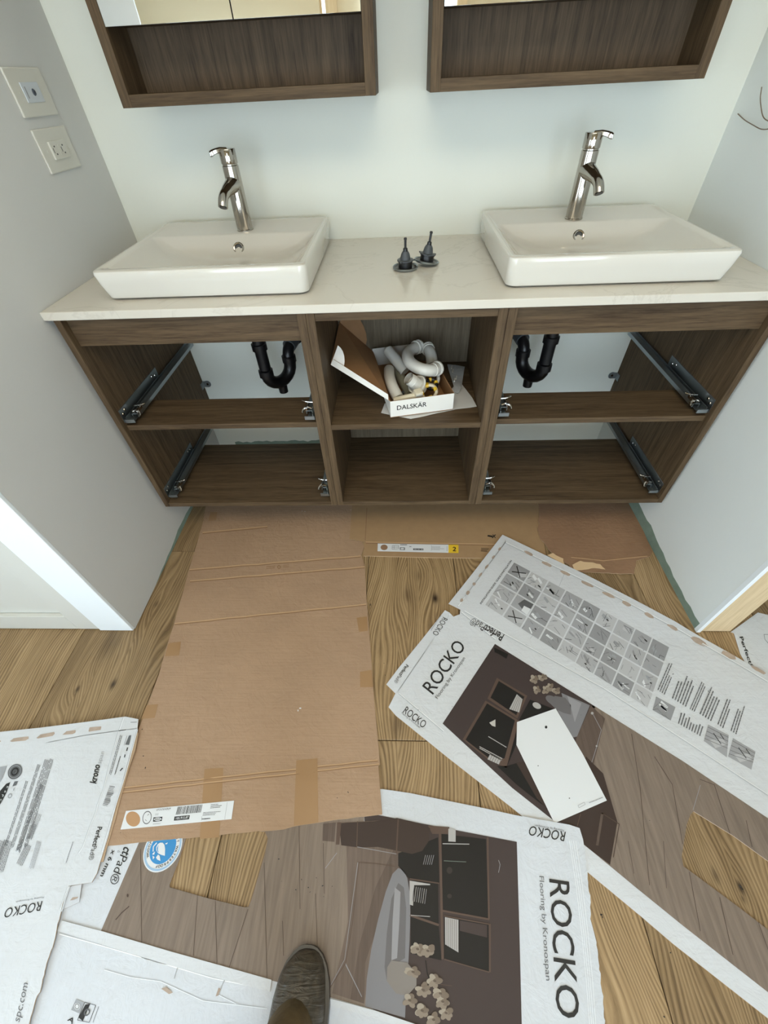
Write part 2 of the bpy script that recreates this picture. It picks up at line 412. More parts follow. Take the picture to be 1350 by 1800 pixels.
box('top_rail', s1+.0215, s2-.0235, YF+.003, -.47, .828, ZC-.0005, lam['X'], c, .0006)
box('shelf', s1+.0215, s2-.0235, YF+.002, -.19, .502, .520, lam['X'], c, .0006)
box('bottom_board', s1+.0215, s2-.0235, YF, -.19, ZB, .191, lam['X'], c, .0006)
box('back_panel', s1+.0215, s2-.0235, -.1899, -.182, ZB, ZC-.0005, laminate('Z', 'back_laminate', (78, 68, 54), (116, 104, 86)), c)
tag(box('countertop', XL+.0005, XR-.0005, -.579, -.0005, ZC, ZT, m_q, None, .002), 'long white veined quartz countertop over the three vanity cabinets', 'countertop')
# ------------------------------------------------------------------ sinks
def rrect(x0, x1, y0, y1, r, z, n=6):
    out = []
    for cx, cy, a0 in ((x1-r, y1-r, 0), (x0+r, y1-r, 90), (x0+r, y0+r, 180), (x1-r, y0+r, 270)):
        for k in range(n+1):
            a = math.radians(a0+90*k/n); out.append((cx+r*math.cos(a), cy+r*math.sin(a), z))
    return out
def sink(xc, label):
    r = thing('sink', label, 'sink', (xc, -.28, ZT), 'rectangular countertop sinks')
    x0, x1 = xc-.264, xc+.264
    L = [rrect(x0+.012, x1-.012, -.503, -.035, .02, ZT+.0003), rrect(x0+.004, x1-.004, -.512, -.032, .022, ZT+.006), rrect(x0, x1, -.522, -.030, .02, ZT+.040),
         rrect(x0-.001, x1+.001, -.527, -.030, .018, ZT+.064), rrect(x0+.001, x1-.001, -.525, -.032, .017, ZT+.0695), rrect(x0+.005, x1-.005, -.521, -.036, .015, ZT+.0715),
         rrect(x0+.010, x1-.010, -.500, -.052, .014, ZT+.070), rrect(x0+.014, x1-.014, -.492, -.060, .014, ZT+.067),
         rrect(x0+.018, x1-.018, -.488, -.186, .016, ZT+.0665), rrect(x0+.022, x1-.022, -.484, -.192, .018, ZT+.063),
         rrect(x0+.05, x1-.05, -.465, -.205, .03, ZT+.040), rrect(x0+.10, x1-.10, -.43, -.225, .05, ZT+.020), rrect(xc-.07, xc+.07, -.36, -.26, .045, ZT+.012), rrect(xc-.022, xc+.022, -.332, -.288, .021, ZT+.010)]
    bm = bmesh.new(); R_ = [[bm.verts.new(p) for p in l] for l in L]; n = len(R_[0])
    for a, b in zip(R_, R_[1:]):
        for k in range(n): bm.faces.new((a[k], a[(k+1) % n], b[(k+1) % n], b[k]))
    bm.faces.new(R_[0][::-1]); bm.faces.new(R_[-1])
    link('basin', bm, m_cer, r, True)
    T = Matrix.Translation((xc+.009 if xc < 0 else xc-.006, -.2105, ZT+.0335)) @ Matrix.Rotation(math.radians(61), 4, 'X')
    ov = lathe('overflow_ring', [(.0165, -.004), (.0165, .002), (.0145, .0038), (.0115, .003), (.0105, .0), (.0105, -.004)], m_chrome, r, T)
    lathe('overflow_insert', [(.0104, -.003), (.0104, .0006), (.006, .0008), (0, -.002)], m_grey, ov, T)
    lathe('drain', [(.022, ZT+.0103), (.022, ZT+.013), (.016, ZT+.0125), (.013, ZT+.0105), (0, ZT+.0105)], m_chrome, r, Matrix.Translation((xc, -.31, 0)))
    return r
sink(-.504, 'white rectangular ceramic sink standing on the left end of the countertop')
sink(.507, 'white rectangular ceramic sink standing on the right end of the countertop')
def faucet(x, y, s, label):
    z0 = ZT+.0672
    r = thing('faucet', label, 'faucet', (x, y, z0), 'chrome single-lever faucets')
    T = Matrix.Translation((x, y, z0))
    lathe('body', [(0, 0), (.0245, 0), (.0245, .003), (.0232, .004), (.0222, .150), (.0205, .1515), (.0205, .154), (0, .154)], m_chrome, r, T)
    lathe('cartridge_cap', [(0, .1545), (.0222, .1545), (.0226, .156), (.0226, .184), (.0215, .1858), (0, .1858)], m_chrome, r, T)
    sp = smoothpath([(x, y-.002, z0+.112), (x+.004*s, y-.026, z0+.108), (x+.010*s, y-.052, z0+.102), (x+.016*s, y-.076, z0+.091), (x+.019*s, y-.089, z0+.072)], 5)
    n = len(sp); bm = bmesh.new()
    add_tube(bm, sp, [.0225-.0095*min(1, i/(n*.55)) for i in range(n)], 20)
    o = link('spout', bm, m_chrome, r, True)
    e = sp[-1]; d = (sp[-1]-sp[-2]).normalized()
    tube('aerator', [e-d*.004, e+d*.0016], .0098, m_black, o, 16)
    # lever: flat tongue leaving the cap sideways towards the user
    a = math.atan2(-.55, s); ux, uy = math.cos(a), math.sin(a)
    bm = bmesh.new()
    def sec(t, w, zc, h): return [bm.verts.new((x+ux*t-uy*w*q, y+uy*t+ux*w*q, z0+zc+h*p)) for q, p in ((-1, -.6), (-.6, -1), (.6, -1), (1, -.6), (1, .6), (.6, 1), (-.6, 1), (-1, .6))]
    secs = [sec(.0, .0095, .184, .0045), sec(.018, .0095, .1845, .0055), sec(.032, .0090, .182, .0060), sec(.042, .0082, .179, .0068), sec(.047, .006, .1775, .0055)]
    for p, q in zip(secs, secs[1:]):
        for k in range(8): bm.faces.new((p[k], p[(k+1) % 8], q[(k+1) % 8], q[k]))
    bm.faces.new(secs[0][::-1]); bm.faces.new(secs[-1])
    link('lever', bm, m_chrome, r, True)
faucet(-.481, -.150, -1, 'chrome single-lever faucet at the back of the left sink')
faucet(.490, -.165, 1, 'chrome single-lever faucet at the back of the right sink')
# pop-up drain plugs lying on the counter
def plug(x, y, tiltx, tilty, dz, label, rz=0):
    r = thing('drain_plug', label, 'plug', (x, y, ZT+dz), 'pop-up drain plugs on the counter')
    T = Matrix.Translation((x, y, ZT+dz)) @ Matrix.Rotation(tiltx, 4, 'X') @ Matrix.Rotation(tilty, 4, 'Y') @ Matrix.Rotation(rz, 4, 'Z')
    lathe('chrome_cap', [(0, .0004), (.030, .0004), (.0345, .003), (.0355, .0065), (.034, .0075), (.0325, .0060), (.030, .0040), (0, .0036)], m_steel, r, T)
    lathe('rubber_seal', [(0, .0040), (.0315, .0042), (.0315, .0052), (.019, .0056), (.019, .018), (.0205, .0185), (.0205, .0205), (0, .0205)], m_black, r, T)
    lathe('guide_ring', [(0, .0206), (.0225, .0206), (.0225, .023), (.014, .0235), (.013, .031), (.0115, .037), (.008, .043), (0, .043)], m_grey, r, T, 20)
    lathe('stem', [(0, .043), (.0065, .043), (.006, .050), (.0033, .052), (.0033, .069), (.0042, .070), (.0042, .073), (.003, .075), (0, .075)], m_black, r, T, 12)
    for k in range(3):
        a = Matrix.Rotation(k*2*PI/3, 4, 'Z'); bm = bmesh.new(); add_lathe(bm, [(0, 0), (.003, 0), (.003, .003), (0, .003)], T @ a @ Matrix.Translation((.0245, 0, .020)), 8)
        link('lug', bm, m_grey, r)
plug(.001, -.334, 0, 0, 0, 'black-stemmed pop-up drain plug standing upright on the counter')
plug(.060, -.305, math.radians(-4), math.radians(9), .0055, 'black-stemmed pop-up drain plug leaning on the rim of the other', .5)
# ------------------------------------------------------------------ drain traps behind the open cabinets
def trap(s, xa, xb, label):
    ya, yb = -.25, -.165
    r = thing('drain_trap', label, 'drain pipe', (xa, ya, .42), 'black plastic drain traps')
    zt, zl = .60, .520
    tube('tailpiece', [(xa, ya, ZC-.002), (xa, ya, zl+.02)], .0205, m_black, r, 20)
    lathe('slip_nut', [(.0205, 0), (.0265, .001), (.0265, .022), (.0205, .024)], m_black, r, Matrix.Translation((xa, ya, .610)), 10)
    lathe('slip_nut', [(.0205, 0), (.0262, .001), (.0262, .024), (.0205, .026)], m_black, r, Matrix.Translation((xa, ya, .512)), 10)
    a = Vector((xa, ya, zl)); b = Vector((xb, yb, zl+.0)); c0 = (a+b)/2; rad = (a-b).length/2
    pts = [a] + [c0+(a-c0)*math.cos(t)+Vector((0, 0, -1))*rad*.95*math.sin(t) for t in [PI*k/10 for k in range(1, 10)]] + [b, b+Vector((0, 0, .03))]
    tube('u_bend', pts, .0225, m_black, r, 20)
    low = c0-Vector((0, 0, rad*.95))
    tube('cleanout_plug', [low+Vector((0, 0, -.012)), low+Vector((0, 0, -.044))], [.0175, .0165], m_black, r, 16)
    lathe('slip_nut', [(.0205, 0), (.0265, .001), (.0265, .022), (.0205, .024)], m_black, r, Matrix.Translation((xb, yb, zl+.004)), 10)
    el = smoothpath([(xb, yb, zl+.01), (xb, yb, zl+.028), (xb+.003*-s, yb+.012, zl+.047), (xb+.008*-s, yb+.030, zl+.056)], 5)
    tube('trap_arm', el, .0205, m_black, r, 20)
    e = el[-1]; d = Vector((-s*.28, 1, .22)).normalized()
    tube('rubber_coupling', [e-d*.012, e+d*.030], .0245, m_grey, r, 20)
    tube('wall_pipe', [e+d*.028, (e+d*.030).lerp(e+d*.09, 1)], .021, m_black, r, 18)
    q = e+d*.045
    tube('slip_nut', [q, q+d*.018], .031, m_black, r, 10)
trap(-1, -.497, -.428, 'black plastic drain trap under the left sink')
trap(1, .485, .428, 'black plastic drain trap under the right sink')
def stopvalve(x, z, label):
    r = thing('shutoff_valve', label, 'valve', (x, -.03, z), 'chrome shut-off valves behind the drain traps')
    lathe('wall_flange', [(0, 0), (.024, 0), (.021, .006), (.008, .010), (0, .010)], m_chrome, r, Matrix.Translation((x, -.0005, z)) @ Matrix.Rotation(PI/2, 4, 'X'))
    tube('valve_body', [(x, -.010, z), (x, -.055, z)], [.008, .009], m_chrome, r, 12)
    tube('handle', [(x-.016, -.062, z), (x-.006, -.064, z), (x+.006, -.064, z), (x+.016, -.062, z)], [.005, .008, .008, .005], m_chrome, r, 10)
stopvalve(-.345, .575, 'small chrome shut-off valve on the wall beside the left trap')
stopvalve(.455, .575, 'small chrome shut-off valve on the wall beside the right trap')
# ------------------------------------------------------------------ mirror cabinets
def mircab(x0, x1, tl, tr, split, label):
    r = thing('mirror_cabinet', label, 'cabinet', ((x0+x1)/2, -.1, 1.21), 'wall-hung mirror cabinets with open niche')
    yf, zt = -.198, 2.0
    box('side_panel', x0, x0+tl, yf, -.001, 1.21, zt, lam['Z'], r, .0008)
    box('side_panel', x1-tr, x1, yf, -.001, 1.21, zt, lam['Z'], r, .0008)
    a, b = x0+tl, x1-tr
    box('bottom_board', a, b, yf, -.001, 1.21, 1.233, lam['X'], r, .0006)
    box('niche_back', a, b, -.085, -.075, 1.233, 1.345, lamd, r)
    box('niche_top', a, b, -.175, -.001, 1.345, 1.363, lam['X'], r)
    box('top_board', a, b, yf+.02, -.001, zt-.018, zt, lam['X'], r)
    for p, q in ((a+.001, split-.0012), (split+.0012, b-.001)):
        d = box('mirror_door', p, q, -.193, -.177, 1.341, zt-.002, m_black, r)
        box('mirror_glass', p, q, -.1975, -.1932, 1.341, zt-.002, m_mirror, d, .0005)
mircab(-.700, -.069, .0245, .0255, -.381, 'left mirror cabinet with open dark wood niche, hanging over the left sink')
mircab(.0618, .7021, .0245, .0235, .385, 'right mirror cabinet with open dark wood niche, hanging over the right sink')
# ------------------------------------------------------------------ wall plates and wires
def plate(zc, yc, kind, label):
    r = thing('wall_plate', label, 'outlet' if kind == 'outlet' else 'switch', (XL, yc, zc))
    x = XL
    box('cover_plate', x+.0002, x+.006, yc-.071, yc+.071, zc-.042, zc+.042, m_plastic, r, .0022)
    if kind == 'outlet':
        i = box('receptacle', x+.004, x+.0105, yc-.034, yc+.034, zc-.0175, zc+.0175, m_plastic, r, .001)
        X0, X1 = x+.0104, x+.0108
        for cy in (-.019, .017):
            bm = bmesh.new()
            for dz in (-.0075, .0075): add_box(bm, X0, X1, yc+cy-.001-.0016, yc+cy+.0016, zc+dz-.0015, zc+dz+.0015)
            add_box(bm, X0, X1, yc+cy-.010, yc+cy-.008, zc-.005, zc+.005)
            link('socket_slots', bm, m_black, i)['kind'] = 'stuff'
        box('test_buttons', x+.0104, x+.0112, yc-.004, yc+.004, zc-.010, zc+.010, m_plastic, i)
    else:
        i = box('sensor_face', x+.004, x+.008, yc-.034, yc+.034, zc-.0175, zc+.0175, plain('pale_grey_switch', (196, 202, 208), .3), r, .001)
        lathe('sensor_eye', [(0, .0), (.0065, .0), (.005, .002), (0, .003)], plain('dark_lens', (70, 78, 92), .2), i, Matrix.Translation((x+.008, yc+.004, zc)) @ Matrix.Rotation(PI/2, 4, 'Y'), 18)
        box('side_slider', x+.0078, x+.0088, yc-.026, yc-.023, zc-.010, zc+.010, m_ink3, i)
    for sy in (-.048, .048):
        lathe('screw', [(.0025, 0), (.002, .0008), (0, .001)], m_plastic, r, Matrix.Translation((x+.006, yc+sy, zc)) @ Matrix.Rotation(PI/2, 4, 'Y'), 10)
plate(1.141, -.209, 'outlet', 'lower white wall plate with electrical outlet slots on the left wall')
plate(1.246, -.209, 'switch', 'upper white wall plate with pale sensor switch on the left wall')
jb = thing('junction_box', 'round electrical box opening with loose wires on the right wall', 'electrical box', (XR, -.215, 1.16))
jm = Matrix.Translation((XR, -.215, 1.165)) @ Matrix.Rotation(-PI/2, 4, 'Y')
lathe('box_rim', [(.040, -.03), (.046, .0), (.046, .0015), (.040, .0015), (.039, -.03), (0, -.03)], plain('dim_box', (150, 146, 130), .7), jb, jm)
m_wire = plain('bare_brown_wire', (120, 104, 88), .5)
def wpt(px, py, off): p = U(px, py, 0, XR-off); return (p.x, p.y, p.z)
tube('wire', [wpt(1297, 200, .004), wpt(1309, 211, .010), wpt(1324, 220, .014), wpt(1338, 227, .014), wpt(1352, 226, .012), (XR-.006, -.212, 1.128)], .0011, m_wire, jb, 8, 5)
tube('wire', [wpt(1339, 153, .012), wpt(1336.5, 172, .014), wpt(1338, 190, .014), wpt(1341, 204, .012), wpt(1347, 211, .010), wpt(1358, 215, .002)], .0011, m_wire, jb, 8, 5)
#CARDS#
# ------------------------------------------------------------------ flattened cardboard on the floor
def sst(a, b, v):
    t = max(0, min(1, (v-a)/(b-a))); return t*t*(3-2*t)
def slice_bm(bm, step):
    xs = [v.co.x for v in bm.verts]; ys = [v.co.y for v in bm.verts]
    for ax, lo, hi in ((0, min(xs), max(xs)), (1, min(ys), max(ys))):
        t = math.ceil(lo/step)*step
        while t < hi:
            co = [0, 0, 0]; no = [0, 0, 0]; co[ax] = t; no[ax] = 1
            bmesh.ops.bisect_plane(bm, geom=bm.verts[:]+bm.edges[:]+bm.faces[:], plane_co=co, plane_no=no, dist=1e-5); t += step
def fill(bm, loops, mi=0):
    tri = tessellate_polygon([[Vector((x, y, 0)) for x, y in l] for l in loops])
    vs = [bm.verts.new((x, y, 0)) for l in loops for x, y in l]
    for t in tri:
        try: bm.faces.new([vs[i] for i in t]).material_index = mi
        except ValueError: pass
def slab(name, loops, hf, th, mats, parent=None, step=.05):
    """card slab: loops of world (x, y); underside at hf(x, y)"""
    bm = bmesh.new(); fill(bm, loops); slice_bm(bm, step)
    bmesh.ops.remove_doubles(bm, verts=bm.verts, dist=1e-6)
    ret = bmesh.ops.extrude_face_region(bm, geom=bm.faces[:])
    topv = {v for v in ret['geom'] if isinstance(v, bmesh.types.BMVert)}
    for v in bm.verts: v.co.z = hf(v.co.x, v.co.y)+(th if v in topv else 0)
    bmesh.ops.recalc_face_normals(bm, faces=bm.faces)
    for f in bm.faces:
        f.material_index = 1 if abs(f.normal.z) < .5 else 0
    return link(name, bm, mats, parent, 'flat')
def P_(pts, z=.003): return [fl(x, y, z) for x, y in pts]
def Z(pts, s, ox, oy): return [(x/s+ox, y/s+oy) for x, y in pts]
class Print:
    """flat print on a card: polygons given on the photograph, laid on the card's surface"""
    def __init__(s, name, parent, hf, zref):
        s.name, s.parent, s.hf, s.zref = name, parent, hf, zref; s.bm = bmesh.new(); s.mats = []; s.layer = 0
    def mi(s, m):
        if m not in s.mats: s.mats.append(m)
        return s.mats.index(m)
    def world(s, loops, m, lift=0):
        b = bmesh.new(); fill(b, loops)
        xs = [p[0] for l in loops for p in l]; ys = [p[1] for l in loops for p in l]
        if max(max(xs)-min(xs), max(ys)-min(ys)) > .08: slice_bm(b, .05)
        e = .0005+lift*.00022; i = s.mi(m); mp = {}
        for v in b.verts: mp[v] = s.bm.verts.new((v.co.x, v.co.y, s.hf(v.co.x, v.co.y)+e))
        for f in b.faces:
            f.normal_update(); vs = [mp[v] for v in f.verts]
            if f.normal.z < 0: vs.reverse()
            s.bm.faces.new(vs).material_index = i
        b.free()
    def poly(s, pts, m, lift=0, holes=()): s.world([P_(pts, s.zref)]+[P_(h, s.zref) for h in holes], m, lift)
    def line(s, a, b, wpx, m, lift=0):
        d = Vector((b[0]-a[0], b[1]-a[1])); 
        if d.length < 1e-3: return
        d.normalize(); n = Vector((-d.y, d.x))*wpx/2
        s.poly([(a[0]+n.x, a[1]+n.y), (b[0]+n.x, b[1]+n.y), (b[0]-n.x, b[1]-n.y), (a[0]-n.x, a[1]-n.y)], m, lift)
    def pline(s, pts, wpx, m, lift=0):
        for a, b in zip(pts, pts[1:]): s.line(a, b, wpx, m, lift)
    def ell(s, cx, cy, rx, ry, m, lift=0, rot=0, hole=0, n=28):
        c, si = math.cos(rot), math.sin(rot)
        f = lambda k_: [(cx+k_*(rx*math.cos(t)*c-ry*math.sin(t)*si), cy+k_*(rx*math.cos(t)*si+ry*math.sin(t)*c)) for t in [2*PI*i/n for i in range(n)]]
        s.poly(f(1), m, lift, [f(hole)] if hole else ())
    def text(s, txt, p0, p1, p2, m, lift=0, weight=0, shear=0):
        vs, fs, w_ = glyphs(txt, weight)
        A, B, C = [Vector(fl(p[0], p[1], s.zref)) for p in (p0, p1, p2)]
        eu = (B-A)/w_; ev = (C-A)/CAPH; i = s.mi(m); e = .0005+lift*.00022
        nv = []
        for x, y in vs:
            q = A+eu*(x+shear*y)+ev*y; nv.append(s.bm.verts.new((q.x, q.y, s.hf(q.x, q.y)+e)))
        flip = eu.x*ev.y-eu.y*ev.x < 0
        for f in fs:
            t = [nv[j] for j in f]
            if flip: t.reverse()
            try: s.bm.faces.new(t).material_index = i
            except ValueError: pass
    def lines(s, q, n, m, lift=0, fillr=.45, seed=1, mn=.55, gaps=0):
        """n rows of tiny unreadable print in quad q (TL, TR, BR, BL), rows running TL->TR"""
        rnd = random.Random(seed)
        B = lambda u, v: tuple((q[0][i]*(1-u)+q[1][i]*u)*(1-v)+(q[3][i]*(1-u)+q[2][i]*u)*v for i in (0, 1))
        for r in range(n):
            v0 = (r+.25)/n; v1 = v0+fillr/n; u = 0; end = rnd.uniform(mn, 1)
            while u < end:
                w_ = rnd.uniform(.03, .12); e = min(u+w_, end); s.poly([B(u, v0), B(e, v0), B(e, v1), B(u, v1)], m, lift); u = e+.012
    def each(s, label=None):
        """close the piece printed so far as a part of its own and go on"""
        s.done(label); s.bm = bmesh.new(); s.mats = []
    def done(s, label=None, name=None):
        if not s.bm.faces: s.bm.free(); return None
        o = link(name or s.name, s.bm, s.mats, s.parent, 'flat')
        if s.name in ('lettering', 'crease', 'printed_mark', 'installation_guide') and not getattr(s, 'whole', 0): o['kind'] = 'stuff'
        if label: o['label'] = label
        return o
_gl = {}
def glyphs(txt, weight=0):
    key = (txt, weight)
    if key in _gl: return _gl[key]
    cu = bpy.data.curves.new('t', 'FONT'); cu.body = txt; cu.resolution_u = 3; cu.offset = weight
    ob = bpy.data.objects.new('t', cu); COL.objects.link(ob)
    dg = bpy.context.evaluated_depsgraph_get(); me = bpy.data.meshes.new_from_object(ob.evaluated_get(dg))
    vs = [(v.co.x, v.co.y) for v in me.vertices]; fs = [list(p.vertices) for p in me.polygons]
    bpy.data.objects.remove(ob); bpy.data.curves.remove(cu); bpy.data.meshes.remove(me)
    x0 = min(v[0] for v in vs); x1 = max(v[0] for v in vs)
    vs = [(x-x0, y) for x, y in vs]; _gl[key] = (vs, fs, x1-x0); return _gl[key]
CAPH = max(v[1] for v in glyphs('H')[0])
LI = lambda a, b, t: (a[0]+(b[0]-a[0])*t, a[1]+(b[1]-a[1])*t)
def ragpx(pts, amp, step=7, seed=3):
    rnd = random.Random(seed); out = []
    for a, b in zip(pts, pts[1:]):
        L = math.hypot(b[0]-a[0], b[1]-a[1]); n = max(1, int(L/step))
        for i in range(n):
            q = LI(a, b, i/n); out.append((q[0]+(rnd.uniform(-amp, amp) if i else 0), q[1]+(rnd.uniform(-amp, amp) if i else 0)))
    out.append(pts[-1]); return out
# --- big brown sheet (A)
hA = lambda x, y: .0038*sst(-1.33, -1.42, y)+.0006*(math.sin(x*17+y*9)+1)*sst(-.75, -.9, y)*sst(-1.42, -1.3, y)
TH = .003
A_right = [(619, 893), (615, 949), (637, 952), (640, 962), (635, 976), (641, 993), (645, 1061), (652, 1150), (658, 1235), (668, 1343), (665, 1347), (672, 1432)]
A_bot = ragpx([(672, 1432), (580, 1443), (513, 1454), (500, 1458), (439, 1463), (300, 1476), (187, 1487)], .8, 14)
A_left = [(202, 1436), (215, 1398), (235, 1317), (243, 1284), (262, 1235), (280, 1184), (292, 1140), (306, 1097), (322, 1040), (332, 1002), (345, 960), (357, 917), (361, 893)]
wa = P_(A_right+A_bot[1:]+A_left)
back_l, back_r = (wa[-1][0]+.005, -.22), (wa[0][0], -.22)
oA = tag(slab('cardboard_sheet', [[back_l, back_r]+wa], hA, TH, [m_brown, m_edge]), 'large flattened brown cardboard sheet with white sticker, lying from under the vanity', 'cardboard')
hAt = lambda x, y: hA(x, y)+TH
cr = Print('crease', oA, lambda x, y: hAt(x, y)+.0002, .004)
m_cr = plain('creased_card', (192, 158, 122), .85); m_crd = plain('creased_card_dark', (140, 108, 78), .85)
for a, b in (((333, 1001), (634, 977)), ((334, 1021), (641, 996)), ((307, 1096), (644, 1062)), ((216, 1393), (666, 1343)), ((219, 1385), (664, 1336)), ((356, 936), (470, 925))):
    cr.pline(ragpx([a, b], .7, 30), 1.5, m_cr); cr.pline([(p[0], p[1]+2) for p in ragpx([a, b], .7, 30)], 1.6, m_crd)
cr.done()
# soft dents pressed into the sheet
tp = Print('packing_tape', oA, hAt, .004)
for q in ([(360, 1352), (393, 1350), (386, 1472), (352, 1475)], [(521, 1337), (558, 1333), (560, 1446), (517, 1452)], [(627, 1086), (645, 1084), (647, 1109), (631, 1111)], [(633, 1181), (653, 1178), (656, 1208), (633, 1208)],
          [(296, 1131), (318, 1128), (315, 1152), (290, 1154)], [(258, 1240), (278, 1238), (272, 1262), (248, 1264)], [(370, 900), (382, 900), (380, 914), (366, 916)]): tp.poly(q, plain('aged_tape', (152, 118, 82), .45), 1); tp.each()
st = Print('sticker', oA, hAt, .0065)
z = lambda pts: Z(pts, 5.625, 190, 1390)
st.poly(z([(180, 200), (1248, 98), (1222, 282), (125, 385)]), m_lab, 3)
st.ell(*z([(250, 280)])[0], 12.2, 13.6, plain('card_brown_dot', (176, 136, 98), .8), 4, -.5)
st.ell(*z([(388, 266)])[0], 7.8, 11.8, m_ink2, 4, .22, .86)
for a, b in (((392, 245), (410, 230)), ((370, 285), (384, 300))): st.line(*z([a, b]), .8, m_ink2, 5)
st.text('STOCKHOLM', *z([(480, 200), (618, 186), (484, 182)]), m_ink, 5, .0, .2)
st.poly(z([(452, 264), (541, 257), (533, 300), (447, 308)]), m_ink, 4)
st.ell(*z([(494, 282)])[0], 6.6, 3.0, m_lab, 5, -.08); st.text('IKEA', *z([(467, 293), (522, 289), (468, 275)]), m_ink, 6, .02)
rnd = random.Random(5); u = 0
TLb, TRb, BRb, BLb = z([(693, 160), (938, 137), (922, 215), (672, 238)])
while u < 1:
    w_ = rnd.choice([.01, .016, .026]); 
    st.poly([LI(TLb, TRb, u), LI(TLb, TRb, min(1, u+w_)), LI(BLb, BRb, min(1, u+w_)), LI(BLb, BRb, u)], m_ink, 4); u += w_+rnd.choice([.01, .016, .022])
st.poly(z([(660, 256), (811, 242), (803, 283), (653, 297)]), m_ink, 4); st.text('105.915.87', *z([(672, 286), (797, 273), (675, 264)]), m_lab, 5, .01)
st.lines(z([(945, 212), (1120, 200), (1112, 240), (935, 252)]), 3, m_ink2, 4, .4, 2); st.lines(z([(1020, 133), (1130, 124), (1122, 170), (1012, 180)]), 3, m_ink2, 4, .4, 3)
st.lines(z([(930, 272), (1020, 265), (1018, 280), (928, 288)]), 1, m_ink, 4, .6, 4, .9); st.line(*z([(930, 255), (925, 298)]), .5, m_ink3, 4); st.line(*z([(1180, 115), (1155, 285)]), .5, m_ink3, 4)
st.lines(z([(470, 225), (505, 222), (503, 245), (466, 248)]), 2, m_ink3, 4, .4, 5, .9); st.lines(z([(447, 322), (525, 316), (523, 332), (445, 338)]), 2, m_ink3, 4, .4, 6, .9)
st.done('white product sticker with barcode and brown circle')
pm = Print('printed_mark', oA, hAt, .004)
z = lambda pts: Z(pts, 2.7, 180, 880)
pm.lines(z([(778, 310), (822, 306), (822, 322), (778, 326)]), 2, m_crd, 1, .5, 8, .9); pm.ell(*z([(838, 315)])[0], 3.2, 3.4, m_crd, 1, 0, .45); pm.lines(z([(858, 304), (886, 301), (886, 317), (858, 320)]), 3, m_crd, 1, .5, 9, .95)
pm.done()
# --- brown sheet with the yellow "2" sticker (B)
h0 = lambda x, y: .0001
B_f = [(641, 951), (614, 946), (615, 935), (618, 893)]
B_front = [(950, 893), (954, 940), (961, 985), (849, 981), (760, 980), (639, 977)]
wb = P_([(618, 893)][:0]+B_front+[(641, 953)]+[(614.5, 947), (618.5, 893)])
oB = tag(slab('cardboard_sheet', [[(wb[-1][0], -.24), (wb[0][0], -.24)]+wb], h0, TH, [plain('tan_card', (156, 126, 92), .75, noise=.05), m_edge]), 'tan cardboard strip under the vanity carrying a white sticker with yellow 2', 'cardboard')
hBt = lambda x, y: .0001+TH
c2 = Print('crease', oB, lambda x, y: hBt(x, y)+.0002, .003)
c2.line((643, 953), (878, 957), 1.3, m_cr); c2.line((643, 955), (878, 959), 1.5, m_crd); c2.line((645, 893), (642, 950), 1.5, m_crd); c2.done()
st = Print('sticker', oB, hBt, .003); z = lambda pts: Z(pts, 5.87, 650, 940)
st.poly(z([(83, 92), (812, 104), (812, 188), (80, 172)]), m_lab, 2); st.poly(z([(812, 104), (915, 106), (915, 191), (812, 188)]), m_yel, 2)
st.text('2', *z([(853, 170), (890, 172), (856, 128)]), m_ink, 4, .02)
st.ell(*z([(148, 132)])[0], 6.2, 4.9, m_brown2, 3)
for a, b in (((232, 114), (296, 112)), ((296, 112), (296, 148)), ((296, 148), (230, 152)), ((230, 152), (232, 114)), ((232, 132), (296, 130)), ((250, 114), (250, 150))): st.line(*z([a, b]), .5, m_ink2, 4)
st.poly(z([(310, 133), (363, 134), (363, 160), (310, 158)]), m_ink2, 3); st.ell(*z([(336, 147)])[0], 3.6, 1.3, m_lab, 4)
st.poly(z([(448, 143), (553, 145), (553, 162), (448, 160)]), m_ink, 3); st.text('305.341.48', *z([(455, 158), (547, 160), (455, 147)]), m_lab, 5)
st.lines(z([(315, 100), (385, 100), (385, 110), (315, 110)]), 1, m_ink, 3, .7, 2, .95); st.lines(z([(408, 118), (430, 118), (430, 130), (408, 130)]), 1, m_ink2, 3, .6, 3, .9)
st.lines(z([(640, 118), (780, 122), (780, 165), (640, 160)]), 4, m_ink3, 3, .4, 4, .5); st.line(*z([(636, 110), (636, 165)]), .5, m_ink3, 3); st.line(*z([(797, 120), (797, 172)]), .8, m_ink3, 3)
st.done('white sticker with a yellow square reading 2')
pm = Print('printed_mark', oB, hBt, .003)
pm.line((857, 942), (866, 943.5), 2.6, m_ink, 2); pm.line((865, 946), (871, 940), 1.6, m_ink, 2); pm.line((866, 940), (871, 946), 1.2, m_ink, 2); pm.lines([(846, 963), (860, 964), (858, 971), (845, 970)], 4, m_ink, 2, .4, 6, .8); pm.done()
# --- torn dark brown sheet (C)
hC = lambda x, y: .0034+.0012*(1+math.sin(x*40))*.5
C_l = ragpx([(948, 893), (947, 912), (945, 932), (952, 950), (963, 965)], 1.2, 4, 5)
C_b = ragpx([(963, 965), (985, 984), (1000, 992), (1004, 1003), (1020, 1005), (1060, 1007), (1114, 1009), (1118, 986)], 1.0, 7, 6)
C_r = [(1142, 978), (1147, 970), (1138, 950), (1126, 920), (1112, 893)]
wc = P_(C_l+C_b[1:]+C_r, .006)
oC = tag(slab('cardboard_sheet', [[(wc[-1][0], -.30), (wc[0][0], -.30)]+wc], hC, TH*.8, [m_brown2, m_edge]), 'dark brown torn cardboard piece in the corner by the right wall', 'cardboard')
hCt = lambda x, y: hC(x, y)+TH*.8
torn = P_(ragpx([(962, 976), (972, 972), (990, 982), (993, 1000), (985, 992), (976, 984), (962, 976)], 1, 6, 8), .008)
